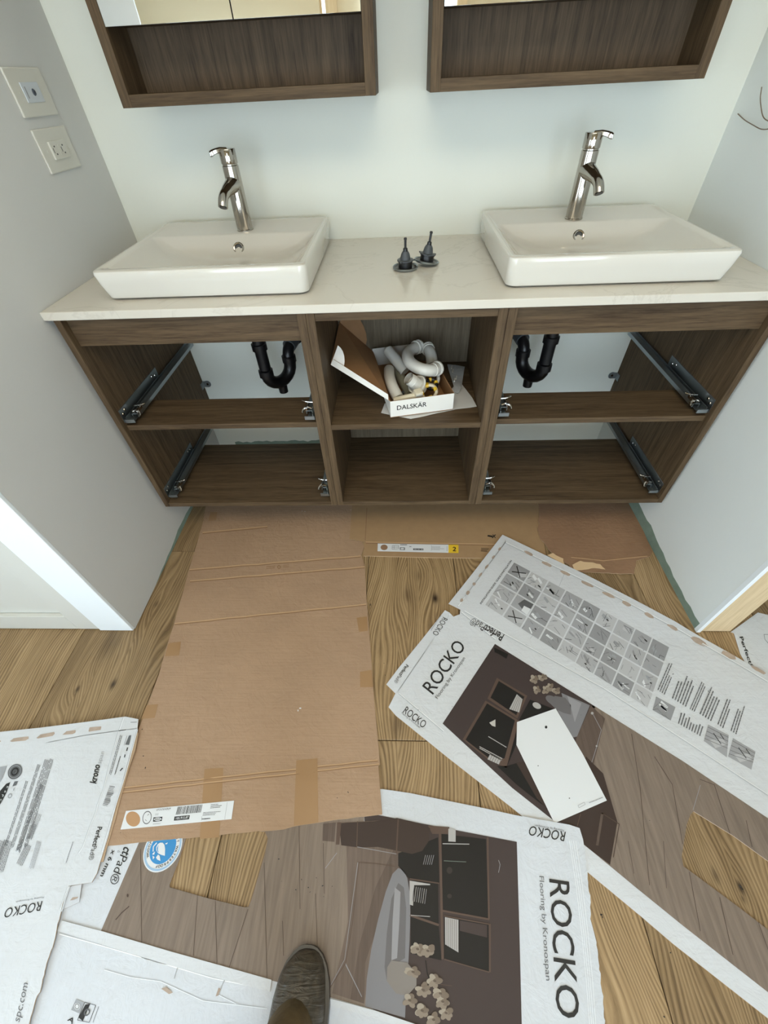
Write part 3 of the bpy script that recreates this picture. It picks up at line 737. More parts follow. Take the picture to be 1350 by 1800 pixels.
slab('torn_flap', [torn], lambda x, y: .0075, .0012, [plain('torn_card_inner', (206, 176, 138), .9), m_edge], oC)
torn = P_(ragpx([(1006, 993), (1020, 986), (1055, 992), (1064, 1001), (1040, 999), (1010, 1004), (1006, 993)], 1, 6, 9), .008)
slab('torn_flap', [torn], lambda x, y: .0078, .0012, [_pl['torn_card_inner'], m_edge], oC)
pm = Print('crease', oC, lambda x, y: hCt(x, y)+.0002, .006)
pm.pline([(1003, 978), (1060, 984), (1140, 976)], 1.3, m_crd); pm.pline([(1004, 980), (1060, 986), (1138, 978)], 1.2, m_cr)
pm.pline([(1107, 955), (1130, 951), (1136, 968), (1112, 973), (1107, 955)], .9, m_crd); pm.done()
# --- installation-guide / picture carton on the right (D)
hD = lambda x, y: .0068*max(sst(-1.02, -.86, y), .55*sst(.88, .98, x)*sst(-1.35, -1.15, y))
D_hole = [(1219, 1426), (1213, 1433), (1207, 1449), (1198, 1505), (1201, 1523), (1210, 1529), (1300, 1596), (1352, 1636)]
wD_hole = P_(D_hole+[(1352, 1517), (1290, 1470)])
def ext(a, b, d):
    v = Vector((b[0]-a[0], b[1]-a[1])).normalized(); return (b[0]+v.x*d, b[1]+v.y*d)
top_ = P_([(883, 941), (900, 949), (1033, 1013), (1186, 1092), (1348, 1186)], .006)
top_.append(ext(top_[-2], top_[-1], .30))
bot_ = P_([(1350, 1790), (1183, 1659), (1127, 1611), (1034, 1534), (985, 1490), (900, 1420), (790, 1334), (696, 1258), (683, 1243), (695, 1219), (679, 1203), (700, 1175), (740, 1126), (782, 1074), (790, 1078), (797, 1085), (808, 1081), (809, 1073), (788, 1063), (830, 1010)], .003)
bot_.insert(0, ext(bot_[1], bot_[0], .30))
# hole continued beyond the frame and closed there
hv = P_([(1352, 1636), (1352, 1517)]); dirv = Vector((hv[0][0]-P_([(1300, 1596)])[0][0], hv[0][1]-P_([(1300, 1596)])[0][1])).normalized()*.10
wD_hole = P_(D_hole[:-1])+[(hv[0][0]+dirv.x, hv[0][1]+dirv.y), (hv[1][0]+dirv.x, hv[1][1]+dirv.y)]+P_([(1290, 1470)])
oD = tag(slab('flattened_carton', [top_+bot_, wD_hole], hD, TH, [m_white, m_edge]), 'flattened white flooring carton with installation guide pictures, right of the brown sheet', 'carton')
hDt = lambda x, y: hD(x, y)+TH
# folds
fo = Print('crease', oD, lambda x, y: hDt(x, y)+.0002, .005)
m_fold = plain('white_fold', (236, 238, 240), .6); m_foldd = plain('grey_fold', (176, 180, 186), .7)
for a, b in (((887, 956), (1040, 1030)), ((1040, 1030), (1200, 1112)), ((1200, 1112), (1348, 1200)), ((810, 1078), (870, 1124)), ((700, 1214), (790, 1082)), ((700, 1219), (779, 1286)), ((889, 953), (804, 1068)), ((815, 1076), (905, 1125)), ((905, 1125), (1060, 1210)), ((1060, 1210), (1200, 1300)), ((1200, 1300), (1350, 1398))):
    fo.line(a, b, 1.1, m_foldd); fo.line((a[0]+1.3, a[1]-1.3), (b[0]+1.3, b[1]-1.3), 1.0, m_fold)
z = lambda pts: Z(pts, 2.368, 780, 930)
fo.pline(z([(500, 190), (490, 215), (470, 260), (390, 420), (360, 455)]), .9, m_foldd); fo.pline(z([(340, 480), (360, 492)]), 1.2, m_ink2); fo.done()
gl = Print('glue_tear', oD, hDt, .008)
for cx, cy, L, Wd, an in ((352, 102, 42, 12, .45), (430, 148, 48, 13, .45), (505, 185, 46, 13, .45), (595, 230, 58, 13, .45), (686, 276, 58, 15, .45), (760, 312, 42, 16, .5), (856, 360, 46, 16, .5), (955, 408, 52, 14, .5), (1066, 466, 84, 22, .5), (1188, 525, 66, 22, .5), (1308, 585, 76, 14, .5),
                        (232, 84, 16, 10, -.9), (206, 118, 18, 9, -.9), (178, 158, 22, 9, -.9), (152, 192, 22, 9, -.9), (126, 230, 14, 14, -.9), (100, 267, 20, 14, -.9), (74, 298, 16, 12, -.9)):
    px, py = z([(cx, cy)])[0]; rr = random.Random(int(cx)); n = 14
    c_, s_ = math.cos(an), math.sin(an)
    pts = [(px+(L/4.736*math.cos(t)*c_-Wd/4.736*math.sin(t)*s_)*rr.uniform(.85, 1.1), py+(L/4.736*math.cos(t)*s_+Wd/4.736*math.sin(t)*c_)*rr.uniform(.85, 1.1)) for t in [2*PI*i/n for i in range(n)]]
    gl.poly(pts, m_glue, 1); gl.each()
ins = Print('installation_guide', oD, hDt, .008)
ins.text("INSTALLATION GUIDE  GUIDE D'INSTALLATION", *Z([(112, 662), (498, 118), (92, 648)], 7.105, 830, 970), m_ink, 2, .01)
TL, TR, BR, BL = (903, 988), (1179, 1136), (1140, 1245), (851, 1064)
GB = lambda u, v: LI(LI(TL, TR, u), LI(BL, BR, u), v)
greys = [plain('guide_grey_%d' % v, (v, v, v+3), .7) for v in (140, 154, 166, 178)]
rnd = random.Random(11); dgr = plain('guide_dark', (84, 84, 86), .7)
cells = [(i, j) for i in range(9) for j in range(4)]
def cell(B, i, j):
    q = [B(.04, .05), B(.96, .05), B(.96, .95), B(.04, .95)]; ins.poly(q, greys[(i*3+j*5) % 4], 1)
    if (i, j) in ((0, 0), (1, 3)):
        ins.line(B(.25, .2), B(.7, .85), 1.6, m_ink, 4); ins.line(B(.2, .75), B(.85, .35), 1.6, m_ink, 4)
        ins.poly([B(.5, .5), B(.9, .3), B(.95, .6), B(.6, .9)], greys[3], 2); return
    if (i, j) == (1, 2): ins.poly([B(.45, .1), B(.95, .05), B(.95, .95), B(.3, .6)], dgr, 2); ins.poly([B(.6, .5), B(.95, .45), B(.95, .95), B(.6, .9)], m_lab, 3); return
    for k_ in range(rnd.randint(1, 3)):
        a = (rnd.uniform(.1, .5), rnd.uniform(.1, .6)); b = (a[0]+rnd.uniform(.2, .45), a[1]+rnd.uniform(0, .35)); t = rnd.uniform(.06, .2)
        q = [B(*a), B(b[0], min(.95, b[1])), B(b[0]-t*.3, min(.95, b[1]+t)), B(a[0]-.03, min(.95, a[1]+t))]
        ins.poly(q, rnd.choice([m_lab, greys[3], greys[0], m_ink3]), 2)
    for k_ in range(rnd.randint(5, 8)):
        a = (rnd.uniform(.08, .8), rnd.uniform(.08, .85)); L = rnd.uniform(.15, .55); th = rnd.choice([0, .5, 1.0, 1.57, 2.4])
        b = (min(.95, max(.05, a[0]+L*math.cos(th))), min(.95, max(.05, a[1]+L*math.sin(th)))); ins.line(B(*a), B(*b), rnd.choice([.5, .6, .8]), rnd.choice([m_ink2, m_ink2, m_ink3, m_ink]), 3)
    if rnd.random() < .4: c_ = B(rnd.uniform(.4, .8), rnd.uniform(.3, .7)); ins.line(c_, (c_[0]+rnd.uniform(2, 5), c_[1]+rnd.uniform(1, 5)), 2, m_ink, 4)
for i, j in cells: cell(lambda u, v: GB((i+u)/9, (j+v)/4), i, j)
EX = z([(885, 690), (972, 738), (950, 800), (868, 752)]); cell(lambda u, v: LI(LI(EX[0], EX[1], u), LI(EX[3], EX[2], u), v), 4, 4)
# text paragraphs running across the panel, rows parallel to the box end
for k_, (a, b, c_, d) in enumerate((((890, 665), (940, 550), (975, 570), (925, 690)), ((950, 700), (990, 590), (1060, 625), (1015, 740)), ((1025, 745), (1075, 630), (1100, 645), (1050, 760)), ((1065, 765), (1115, 650), (1170, 680), (1120, 800)),
        ((1140, 808), (1185, 690), (1215, 705), (1170, 830)), ((1195, 835), (1235, 715), (1262, 728), (1225, 855)), ((975, 805), (990, 755), (1090, 815), (1075, 862)))):
    ins.lines(z([a, b, c_, d]), (4, 6, 3, 5, 3, 3, 9)[k_], m_ink2, 2, .42, 20+k_, .6)
for q in (z([(1105, 812), (1190, 856), (1182, 948), (1086, 880)]), z([(1208, 868), (1302, 924), (1285, 1000), (1188, 945)])):
    cB = lambda u, v, q=q: LI(LI(q[0], q[1], u), LI(q[3], q[2], u), v)
    ins.poly([cB(0, 0), cB(1, 0), cB(1, 1), cB(0, 1)], greys[1], 1)
    for t in (.15, .4, .65, .85): ins.line(cB(0, t), cB(1, t*.7), .7, m_ink2, 3)
    ins.poly([cB(.2, .75), cB(.75, .3), cB(.95, .45), cB(.5, .95)], greys[3], 2); ins.line(cB(.3, .3), cB(.7, .6), 1.2, m_ink, 4); ins.line(cB(.6, .15), cB(.8, .3), 1.2, m_ink, 4)
ins.done('black and grey instruction drawings and text')
le = Print('lettering', oD, hDt, .004)
z1 = lambda pts: Z(pts, 3, 660, 1050)
def perfectpad(pr, p0, p1, p2, m, wt=.012, reg=True):
    """two-weight word: bold first part, light second part"""
    wb_ = glyphs('Perfect', .018)[2]; wl_ = glyphs('Pad®' if reg else 'Pad', -.004)[2]; f = wb_/(wb_+wl_+.03); g_ = (wb_+.03)/(wb_+wl_+.03)
    d = (p2[0]-p0[0], p2[1]-p0[1]); a = LI(p0, p1, g_)
    pr.text('Perfect', p0, LI(p0, p1, f), p2, m, 2, .018); pr.text('Pad®' if reg else 'Pad', a, p1, (a[0]+d[0], a[1]+d[1]), m, 2, -.004)
perfectpad(le, *z([(253, 440), (120, 370), (238, 466)]), m_ink)
perfectpad(le, *z1([(162, 352), (97, 445), (176, 362)]), m_ink)
le.done('small printed wordmarks'); le = Print('wordmark', oD, hDt, .004)
le.text('ROCKO', *z1([(303, 514), (478, 258), (246, 468)]), m_ink, 2, .004)
le.text('Flooring by Kronospan', *z1([(328, 536), (474, 322), (313, 526)]), m_ink, 2, -.004)
le.done('large black wordmark with tagline'); le = Print('lettering', oD, hDt, .004)
le.text('ROCKO', *z1([(355, 106), (299, 192), (381, 118)]), m_ink, 2, .0)
le.text('Flooring by Kronospan', *z1([(340, 98), (290, 175), (346, 101)]), m_ink2, 2)
le.text('ROCKO', *z1([(144, 606), (252, 692), (165, 574)]), m_ink, 2, .0)
le.text('Flooring by Kronospan', *z1([(136, 612), (233, 690), (142, 604)]), m_ink2, 2)
le.done('black printed wordmarks')
def pc(name, c):
    m = plain('picture_'+name, tuple(v*.84 for v in c), .5); m.node_tree.nodes['Principled BSDF'].inputs['Specular IOR Level'].default_value = .2; return m
def pcg(name, c):
    k = N('picture_'+name, .5); k.b.inputs['Specular IOR Level'].default_value = .25; P, p = k.pos(); b = lin(c)
    f = k.noise(k.comb(k.math('MULTIPLY', p[0], 120), k.math('MULTIPLY', p[1], 7), 0), 1, 4, .6, .4)
    k.color(k.ramp(f, [(.3, tuple(v*.80 for v in b[:3])+(1,)), (.7, tuple(v*1.14 for v in b[:3])+(1,))])); k.bump(f, .1, .001); return k.m
c_wall, c_dark, c_frame, c_floor, c_floor2, c_white, c_petal, c_tub, c_line = pc('wall', (76, 64, 62)), pc('dark', (36, 33, 32)), pc('frame', (104, 84, 74)), pcg('floor', (124, 110, 99)), pcg('floor_shade', (92, 78, 70)), pc('white', (198, 194, 192)), pc('petal', (158, 143, 128)), pc('tub', (146, 144, 148)), pc('line', (92, 76, 68))
c_leather, c_tubs, c_frost, c_floor3 = pc('leather', (72, 58, 52)), pc('tub_shade', (122, 118, 120)), pc('shine', (170, 168, 172)), pcg('floor_mid', (106, 91, 82))
pi = Print('printed_picture', oD, hDt, .003)
E_pts = [(870, 1132), (1046, 1242), (1200, 1338), (1352, 1440)]
far1, far2 = P_([(1352, 1440)], .003)[0], P_([(1352, 1746)], .003)[0]
ex1 = ext(P_([(1200, 1338)])[0], far1, .22); ex2 = ext(P_([(1200, 1627)])[0], far2, .22)
hole2 = [wD_hole[0], wD_hole[1], wD_hole[2], wD_hole[3], wD_hole[4], wD_hole[5], wD_hole[6], wD_hole[7], wD_hole[8], wD_hole[9]]
hole_big = wD_hole
body = P_([(1040, 1240), (1046, 1242), (1200, 1338)])+[far1, ex1, ex2, far2]+P_([(1200, 1627), (1120, 1562), (1040, 1496), (985, 1452)])
pi.world([P_([(870, 1132), (1046, 1242), (1010, 1440), (985, 1452), (900, 1385), (778, 1272)])], c_wall, 1)
pi.world([[p for p in body], hole_big], c_floor, 1)
pi.poly(z1([(1135, 570), (1210, 640), (1150, 880), (1060, 1180), (1000, 1190), (1020, 900), (1060, 740)]), c_floor2, 2)
pi.poly([(1030, 1330), (1060, 1360), (1085, 1445), (1072, 1520), (1040, 1496), (985, 1450), (1000, 1400)], c_leather, 3)
pi.poly(z1([(980, 505), (1130, 570), (1062, 735), (1040, 740), (955, 590), (990, 545)]), c_tub, 3)
pi.poly(z1([(1010, 520), (1085, 560), (1050, 660), (1035, 600)]), c_frost, 4)
pi.poly(z1([(945, 520), (1000, 530), (1030, 570), (1030, 620), (990, 610), (950, 590), (920, 560)]), c_tubs, 4)
pi.poly(z1([(640, 425), (800, 520), (748, 640), (590, 535)]), c_frame, 3); pi.poly(z1([(650, 442), (785, 525), (742, 622), (606, 530)]), c_dark, 4)
pi.poly(z1([(745, 512), (775, 538), (757, 608), (705, 590)]), c_white, 5)
for t in (.2, .4, .6, .8): pi.line(LI(*z1([(745, 512), (775, 538)]), t), LI(*z1([(705, 590), (757, 608)]), t), .5, c_line, 6)
pi.poly(z1([(580, 545), (740, 640), (760, 655), (690, 900), (600, 860), (460, 750)]), c_frame, 3); pi.poly(z1([(588, 560), (735, 650), (680, 850), (600, 850), (475, 752)]), c_dark, 4)
pi.poly(z1([(815, 540), (940, 590), (880, 650), (745, 770), (690, 900), (760, 640)]), c_dark, 3)
pi.poly(z1([(690, 890), (760, 870), (830, 880), (905, 1110), (860, 1080), (740, 985), (640, 890)]), c_dark, 3)
pi.poly(z1([(740, 870), (800, 865), (860, 900), (930, 1000), (1000, 1180), (920, 1130), (850, 1060)]), c_leather, 4)
pi.poly(z1([(600, 662), (632, 645), (632, 684), (614, 678)]), pc('bright', (214, 210, 204)), 6)
for a, b in (((595, 735), (690, 792)), ((548, 788), (668, 852)), ((548, 796), (664, 860))): pi.line(*z1([a, b]), 1.3, c_white, 6)
pi.poly(z1([(605, 825), (662, 855), (650, 882), (590, 855)]), c_white, 6)
for t in (.2, .4, .6, .8): pi.line(LI(*z1([(605, 825), (662, 855)]), t), LI(*z1([(590, 855), (650, 882)]), t), .6, c_line, 7)
def flower(p, cx, cy, r, lift=6, seed=0):
    rr = random.Random(seed)
    for k_ in range(7):
        a = k_*2.4+rr.random(); f = rr.uniform(.25, .5); p.ell(cx+r*f*math.cos(a), cy+r*f*math.sin(a), r*rr.uniform(.4, .62), r*rr.uniform(.3, .42), (c_petal, pc('petal_light', (182, 170, 154)), pc('petal_mid', (136, 120, 106)))[k_ % 3], lift+.25*k_, a, 0, 10)
    p.ell(cx, cy, r*.2, r*.14, pc('petal_dark', (112, 98, 86)), lift+2, .4, 0, 8)
for k_, (x, y) in enumerate(((835, 435), (880, 425), (920, 475), (850, 490), (898, 492), (950, 492))): flower(pi, *z1([(x, y)])[0], 8.6, 6, k_)
pi.ell(*z1([(850, 572)])[0], 8, 5, c_white, 6, .5); pi.ell(*z1([(935, 545)])[0], 14, 7, c_tubs, 5, .5)
pi.poly(z1([(625, 265), (700, 300), (690, 325), (650, 300), (628, 290)]), c_dark, 3)
z5 = lambda pts: Z(pts, 3.857, 1000, 1380)
for a, b, m_ in (((480, 0), (545, 680), c_line), ((700, 0), (770, 400), c_line), ((815, 590), (890, 990), c_line), ((985, 0), (1090, 330), c_line), ((1020, 760), (1110, 1150), c_line), ((1282, 930), (1350, 1120), c_line), ((1200, 240), (1240, 420), c_line), ((890, 0), (840, 170), c_frost), ((640, 380), (660, 700), c_floor2), ((400, 380), (440, 600), c_floor2)): pi.line(*z5([a, b]), .9, m_, 3)
for a, b in (((1110, 1290), (1124, 1380)), ((1150, 1330), (1182, 1380)), ((1230, 1370), (1256, 1380))): pi.line(a, b, .9, c_line, 3)
pi.pline(z1([(1140, 605), (1190, 700), (1165, 790), (1140, 870)]), .9, c_frost, 4); pi.ell(*z1([(1142, 612)])[0], 2.4, 2.4, c_white, 5); pi.ell(*z1([(1165, 785)])[0], 1.6, 1.6, c_white, 5)
pi.pline(Z([(220, 190), (340, 265), (300, 490)], 3.857, 1000, 1380), 1.6, c_line, 5); pi.pline(Z([(225, 190), (190, 410)], 3.857, 1000, 1380), 4.5, c_floor2, 5); pi.line(*Z([(78, 195), (55, 280)], 3.857, 1000, 1380), 1.2, c_frame, 5)
pi.done('dark printed photograph of a room with flowers and grey-brown floor')
# --- white tag-shaped card lying on D
hT = lambda x, y: .0040+.004*sst(-1.22, -1.10, y)
wt = P_([(909, 1269), (977, 1245), (1025, 1326), (1067, 1407), (975, 1447), (940, 1375), (908, 1309)], .006)
oT = tag(slab('paper_tag', [wt], hT, .0008, [m_lab, m_lab]), 'blank white card with a pointed end lying on the dark printed picture', 'card')
pt = Print('printed_mark', oT, lambda x, y: hT(x, y)+.0008, .006)
pt.ell(960, 1278, 2.2, 2.6, m_ink, 1); pt.ell(946, 1346, .9, .9, m_ink, 1); pt.ell(1001, 1403, .9, 1.1, m_ink, 1)
pt.pline([(1016, 1416), (1027, 1410), (1029, 1414), (1018, 1420), (1016, 1416)], .6, m_ink3, 1); pt.lines([(1035, 1410), (1060, 1400), (1061, 1402), (1036, 1412)], 1, m_ink3, 1, .7, 3, .95); pt.done()
# --- lower carton (F)
p0F = Vector(fl(1010, 1462))
hF = lambda x, y: .0002+.0036*math.exp(-((((Vector((x, y))-p0F).length)/.17)**4))
F_top = [(187, 1470), (300, 1440), (500, 1400), (672, 1387), (720, 1394), (848, 1420), (905, 1433), (1000, 1450), (1018, 1456), (1024, 1476), (1028, 1500)]
F_r = ragpx([(1028, 1500), (1032, 1545), (1037, 1580), (1037, 1615), (1046, 1648), (1052, 1690), (1056, 1720), (1060, 1760), (1063, 1802)], 1.4, 7, 4)
wf = P_(F_top+F_r[1:])
w_bl, w_br = P_([(-20, 1802)])[0], wf[-1]
F_bot = [(w_br[0]+.006, w_br[1]-.22), (w_bl[0]-.02, w_bl[1]-.22)]
F_lft = P_([(-20, 1802), (30, 1700), (80, 1600), (130, 1540)])
F_hole_px = [(328, 1470), (315, 1510), (298, 1555), (299, 1560), (362, 1578), (430, 1595), (437, 1594), (442, 1582), (466, 1500), (471, 1474), (466, 1462), (400, 1455)]
wFh = P_(F_hole_px)
oF = tag(slab('flattened_carton', [wf+F_bot+F_lft, wFh], hF, TH, [m_white2, m_edge]), 'flattened white flooring carton nearest the boot, big black word down its right end', 'carton')
hFt = lambda x, y: hF(x, y)+TH
pi = Print('printed_picture', oF, hFt, .003)
z2 = lambda pts: Z(pts, 2.5, 560, 1380)
z4 = lambda pts: Z(pts, 2.935, 180, 1380)
# picture outline; the lower border runs down to the right
fh = P_(F_hole_px)
pi.world([P_([(245, 1480), (420, 1440), (600, 1425), (640, 1428), (640, 1560), (655, 1774), (480, 1724), (330, 1682), (178, 1636)]), fh], c_floor, 1)
pi.poly([(640, 1428), (908, 1480), (913, 1640), (917, 1802), (736, 1802), (655, 1774)], c_wall, 1)
pi.poly(z2([(120, 165), (350, 150), (350, 260), (330, 400), (270, 600), (200, 960), (60, 915), (130, 600)]), c_floor3, 2)
pi.poly(z2([(340, 260), (400, 330), (330, 420), (280, 560), (205, 780), (200, 960), (140, 940), (180, 700), (250, 450)]), c_floor2, 3)
# table / tub form
pi.poly(z2([(350, 365), (372, 372), (390, 410), (400, 470), (403, 560), (400, 680), (395, 770), (385, 900), (380, 1022), (205, 972), (212, 850), (232, 720), (262, 590), (295, 470), (325, 390)]), c_tub, 4)
pi.poly(z2([(350, 430), (375, 450), (385, 540), (380, 760), (330, 790), (300, 860), (290, 800), (300, 650), (320, 500)]), c_tubs, 5)
pi.poly(z2([(335, 450), (360, 470), (355, 600), (345, 760), (320, 770), (325, 600)]), c_frost, 6)
# seat
pi.poly(z2([(90, 168), (240, 160), (345, 145), (430, 165), (490, 190), (485, 245), (455, 290), (410, 303), (350, 290), (260, 272), (180, 275), (100, 265)]), c_leather, 5.5)
pi.line(*z2([(172, 160), (168, 272)]), 1.6, c_frame, 6); pi.line(*z2([(350, 150), (342, 300)]), 2.4, c_frame, 6)
pi.poly(z2([(82, 165), (100, 165), (92, 262), (76, 262)]), c_frame, 6); pi.poly(z2([(20, 170), (76, 165), (70, 250), (18, 245)]), c_floor2, 5)
pi.line(*z2([(170, 272), (342, 303)]), 1, c_frost, 6); pi.pline(z2([(175, 340), (250, 345), (335, 358)]), 1, c_frame, 5)
# shelves
pi.poly(z2([(350, 300), (525, 230), (530, 430), (400, 415), (350, 355)]), c_dark, 4)
pi.poly(z2([(405, 420), (525, 430), (528, 620), (540, 770), (405, 740)]), c_dark, 5)
pi.poly(z2([(540, 215), (735, 238), (745, 585), (545, 550)]), c_dark, 4)
pi.poly(z2([(552, 575), (745, 610), (750, 820), (550, 765)]), c_dark, 4); pi.poly(z2([(620, 595), (740, 615), (740, 670), (620, 640)]), c_wall, 5)
for a, b, wd in (((533, 200), (545, 765), 4.2), ((742, 230), (748, 590), 3), ((545, 552), (750, 590), 3.2), ((552, 575), (752, 612), 2), ((752, 610), (752, 822), 3), ((552, 765), (750, 822), 2), ((400, 412), (530, 432), 2.2), ((402, 572), (528, 615), 4)): pi.line(*z2([a, b]), wd, c_frame, 6)
for q in ([(570, 192), (602, 196), (602, 250), (570, 248)], [(400, 420), (490, 435), (490, 440), (420, 440), (415, 530), (400, 525)], [(555, 580), (614, 592), (614, 735), (556, 700)]): pi.poly(z2(q), c_white, 7)
for t in range(1, 7): pi.line(*z2([(555+t*8.5, 583+t*1.5), (555+t*8.5, 702+t*4)]), .6, c_line, 8)
for k_ in range(7): pi.line(*z2([(420+k_*9, 445+k_*2), (412+k_*9, 510+k_*2)]), .8, c_white if k_ % 2 else c_frost, 7)
for k_ in range(5): pi.line(*z2([(470+k_*9, 308), (460+k_*9, 350)]), .8, c_frost, 7)
pi.line(*z2([(545, 258), (662, 260)]), 1.6, c_white, 7); pi.line(*z2([(550, 333), (648, 338)]), 1.3, pc('sage', (120, 132, 122)), 7); pi.line(*z2([(405, 572), (490, 578)]), 1.2, c_white, 7)
pi.poly(z2([(480, 178), (575, 185), (570, 215), (500, 215)]), c_frame, 5)
pi.ell(*z2([(575, 375)])[0], 5, 6, pc('ornament', (62, 56, 52)), 7); pi.ell(*z2([(575, 488)])[0], 4, 4, _pl['picture_ornament'], 7); pi.pline(z2([(790, 330), (797, 350), (790, 385)]), .8, c_frost, 5)
# vase and flowers
pi.poly(z2([(320, 770), (390, 780), (430, 830), (430, 880), (390, 925), (340, 915), (300, 860), (302, 800)]), pc('vase', (150, 142, 136)), 7)
for k_, (x, y) in enumerate(((435, 720), (480, 728), (415, 820), (510, 860), (460, 900), (400, 945), (455, 990), (545, 950), (560, 1000), (505, 1030), (535, 915))): flower(pi, *z2([(x, y)])[0], 15.5, 8, 40+k_)
pi.pline(z2([(470, 770), (478, 830), (500, 880)]), 1.6, c_dark, 7); pi.line(*z2([(535, 875), (585, 882)]), .9, c_frame, 7)
# printed floor boards
for a, b in (((198, 330), (204, 815)), ((492, 570), (470, 880)), ((583, 595), (592, 920)), ((835, 400), (850, 1000)), ((1015, 210), (1020, 640)), ((930, 700), (935, 880)), ((1100, 560), (1110, 860)), ((1140, 300), (1145, 560))): pi.line(*z4([a, b]), .8, c_line, 3)
for a, b in (((752, 640), (655, 940)), ((1318, 400), (1250, 900)), ((1250, 900), (1180, 1030)), ((1255, 920), (1338, 1090)), ((1210, 350), (1150, 430))): pi.line(*z4([a, b]), .9, c_line if a[0] < 1200 else c_frost, 4)
pi.pline(z4([(70, 695), (100, 660), (140, 625)]), 1.6, c_line, 4); pi.ell(*z4([(132, 570)])[0], 1.6, 3, c_line, 4); pi.pline(z2([(178, 340), (150, 600), (120, 780)]), 1, c_frame, 4); pi.line(*z2([(120, 780), (45, 900)]), 1, c_frame, 4); pi.line(*z2([(120, 790), (190, 930)]), 1, c_frost, 5)
pi.done('dark printed photograph of a bathroom with shelves and flowers')
le = Print('wordmark', oF, hFt, .003)
le.text('ROCKO', *z2([(1012, 412), (1047, 1014), (1098, 425)]), m_ink, 2, .004)
le.text('Flooring by Kronospan', *z2([(968, 400), (999, 858), (988, 402)]), m_ink2, 2, -.002)
le.done('large black wordmark with tagline'); le = Print('lettering', oF, hFt, .003)
le.text('ROCKO', *z2([(1084, 207), (928, 180), (1076, 248)]), m_ink, 2, .004); le.text('Flooring by Kronospan', *z2([(1076, 197), (950, 175), (1074, 206)]), m_ink2, 2)
zz = lambda pts: Z(pts, 5.4, 0, 1480)
le.text('ct', *zz([(1182, 40), (1158, 112), (1250, 72)]), m_ink, 2, .02); le.text('Pad®', *zz([(1145, 118), (1035, 385), (1212, 146)]), m_ink, 2, -.002)
le.text('x 6 mm', *zz([(1068, 70), (952, 322), (1100, 84)]), m_ink, 2, .018); le.text('6', *zz([(1120, 78), (1112, 98), (1150, 90)]), m_ink3, 2)
zb = lambda pts: Z(pts, 5.4, 0, 1480)
bq = zb([(725, 1490), (800, 1520), (695, 1728), (620, 1728)]); le.poly([bq[0], bq[1], (bq[1][0]-8, bq[1][1]+20), (bq[0][0]-9, bq[0][1]+19)], m_ink3, 1); le.ell(*zb([(735, 1560)])[0], 5, 6, m_lab, 2); le.ell(*zb([(735, 1560)])[0], 4, 5, m_ink2, 3, 0, .75)
le.text('A', *zb([(640, 1690), (690, 1728), (668, 1650)]), m_ink, 2, .02)
fr = zb([(808, 1520), (912, 1550), (850, 1712), (738, 1690)]); le.pline(fr+[fr[0]], .9, m_ink, 2); le.poly([LI(fr[0], fr[2], .12), LI(fr[0], fr[1], .5), LI(fr[3], fr[2], .45), LI(fr[3], fr[0], .15)], m_ink, 2); le.ell(*LI(fr[0], fr[2], .5), 5, 7, m_ink2, 3, .5, .6)
le.line(*zb([(940, 1560), (885, 1712)]), .8, m_ink2, 2)
le.done('black printed lettering and marks')
# blue waterproof seal
se = Print('waterproof_seal', oF, hFt, .003)
cx, cy, R0 = 0, 0, 0
cW = Vector(fl(287, 1490, .003)); rW = (cW-Vector(fl(272, 1533.5, .003))).length
m_blue, m_lblue = plain('seal_blue', (52, 132, 190), .4), plain('seal_pale_blue', (150, 178, 206), .4)
def disc(r0, m, lift, r1=0, n=48):
    o = [(cW.x+r0*rW*math.cos(2*PI*i/n), cW.y+r0*rW*math.sin(2*PI*i/n)) for i in range(n)]
    hs = [[(cW.x+r1*rW*math.cos(2*PI*i/n), cW.y+r1*rW*math.sin(2*PI*i/n)) for i in range(n)]] if r1 else []
    se.world([o]+hs, m, lift)
disc(1, m_lab, 4); disc(.95, m_lblue, 5, .86); disc(.68, m_blue, 5)
axF = (Vector(fl(193, 1549))-Vector(fl(219, 1487))).normalized()      # reading direction of the carton
a0 = math.atan2(axF.y, axF.x)
def arc(txt, start, step, r=.71, h=.11):
    for i, ch in enumerate(txt):
        if ch == ' ': continue
        t = a0+PI/2+start-step*i                    # clockwise around the ring, heads outward
        c_ = Vector((cW.x, cW.y)); rad = Vector((math.cos(t), math.sin(t))); tan = Vector((rad.y, -rad.x))
        vs, fs, w_ = glyphs(ch, .02); sc = h*rW/CAPH; A_ = c_+rad*r*rW-tan*w_*sc/2; i_ = se.mi(m_ink)
        nv = []
        for x, y in vs:
            q = A_+tan*x*sc+rad*y*sc; nv.append(se.bm.verts.new((q.x, q.y, hFt(q.x, q.y)+.0005+7*.00022)))
        for f in fs:
            try: se.bm.faces.new([nv[j] for j in f]).material_index = i_
            except ValueError: pass
arc('BEST WATERPROOF', math.radians(58), math.radians(10.4)); arc('WODOPORNY', math.radians(212), math.radians(10.4))
zs = lambda pts: Z(pts, 13.5, 240, 1460)
se.poly(zs([(565, 290), (630, 290), (672, 340), (688, 440), (682, 600), (600, 580), (520, 540), (478, 470), (476, 400), (510, 330)]), m_lab, 7)
se.poly(zs([(540, 330), (520, 400), (520, 480), (545, 530), (500, 490), (495, 410)]), m_blue, 8)
se.poly(zs([(520, 570), (560, 600), (578, 722), (500, 690), (472, 640)]), m_lab, 7); se.poly(zs([(430, 510), (450, 500), (430, 570), (385, 575), (392, 545)]), m_lab, 7); se.poly(zs([(390, 595), (440, 630), (400, 690)]), m_lab, 7)
se.pline(zs([(490, 290), (410, 380), (402, 500)]), 1.6, m_lab, 7); se.poly(zs([(690, 310), (750, 285), (735, 320), (700, 330)]), m_lab, 7)
se.done('round blue and white waterproof seal')
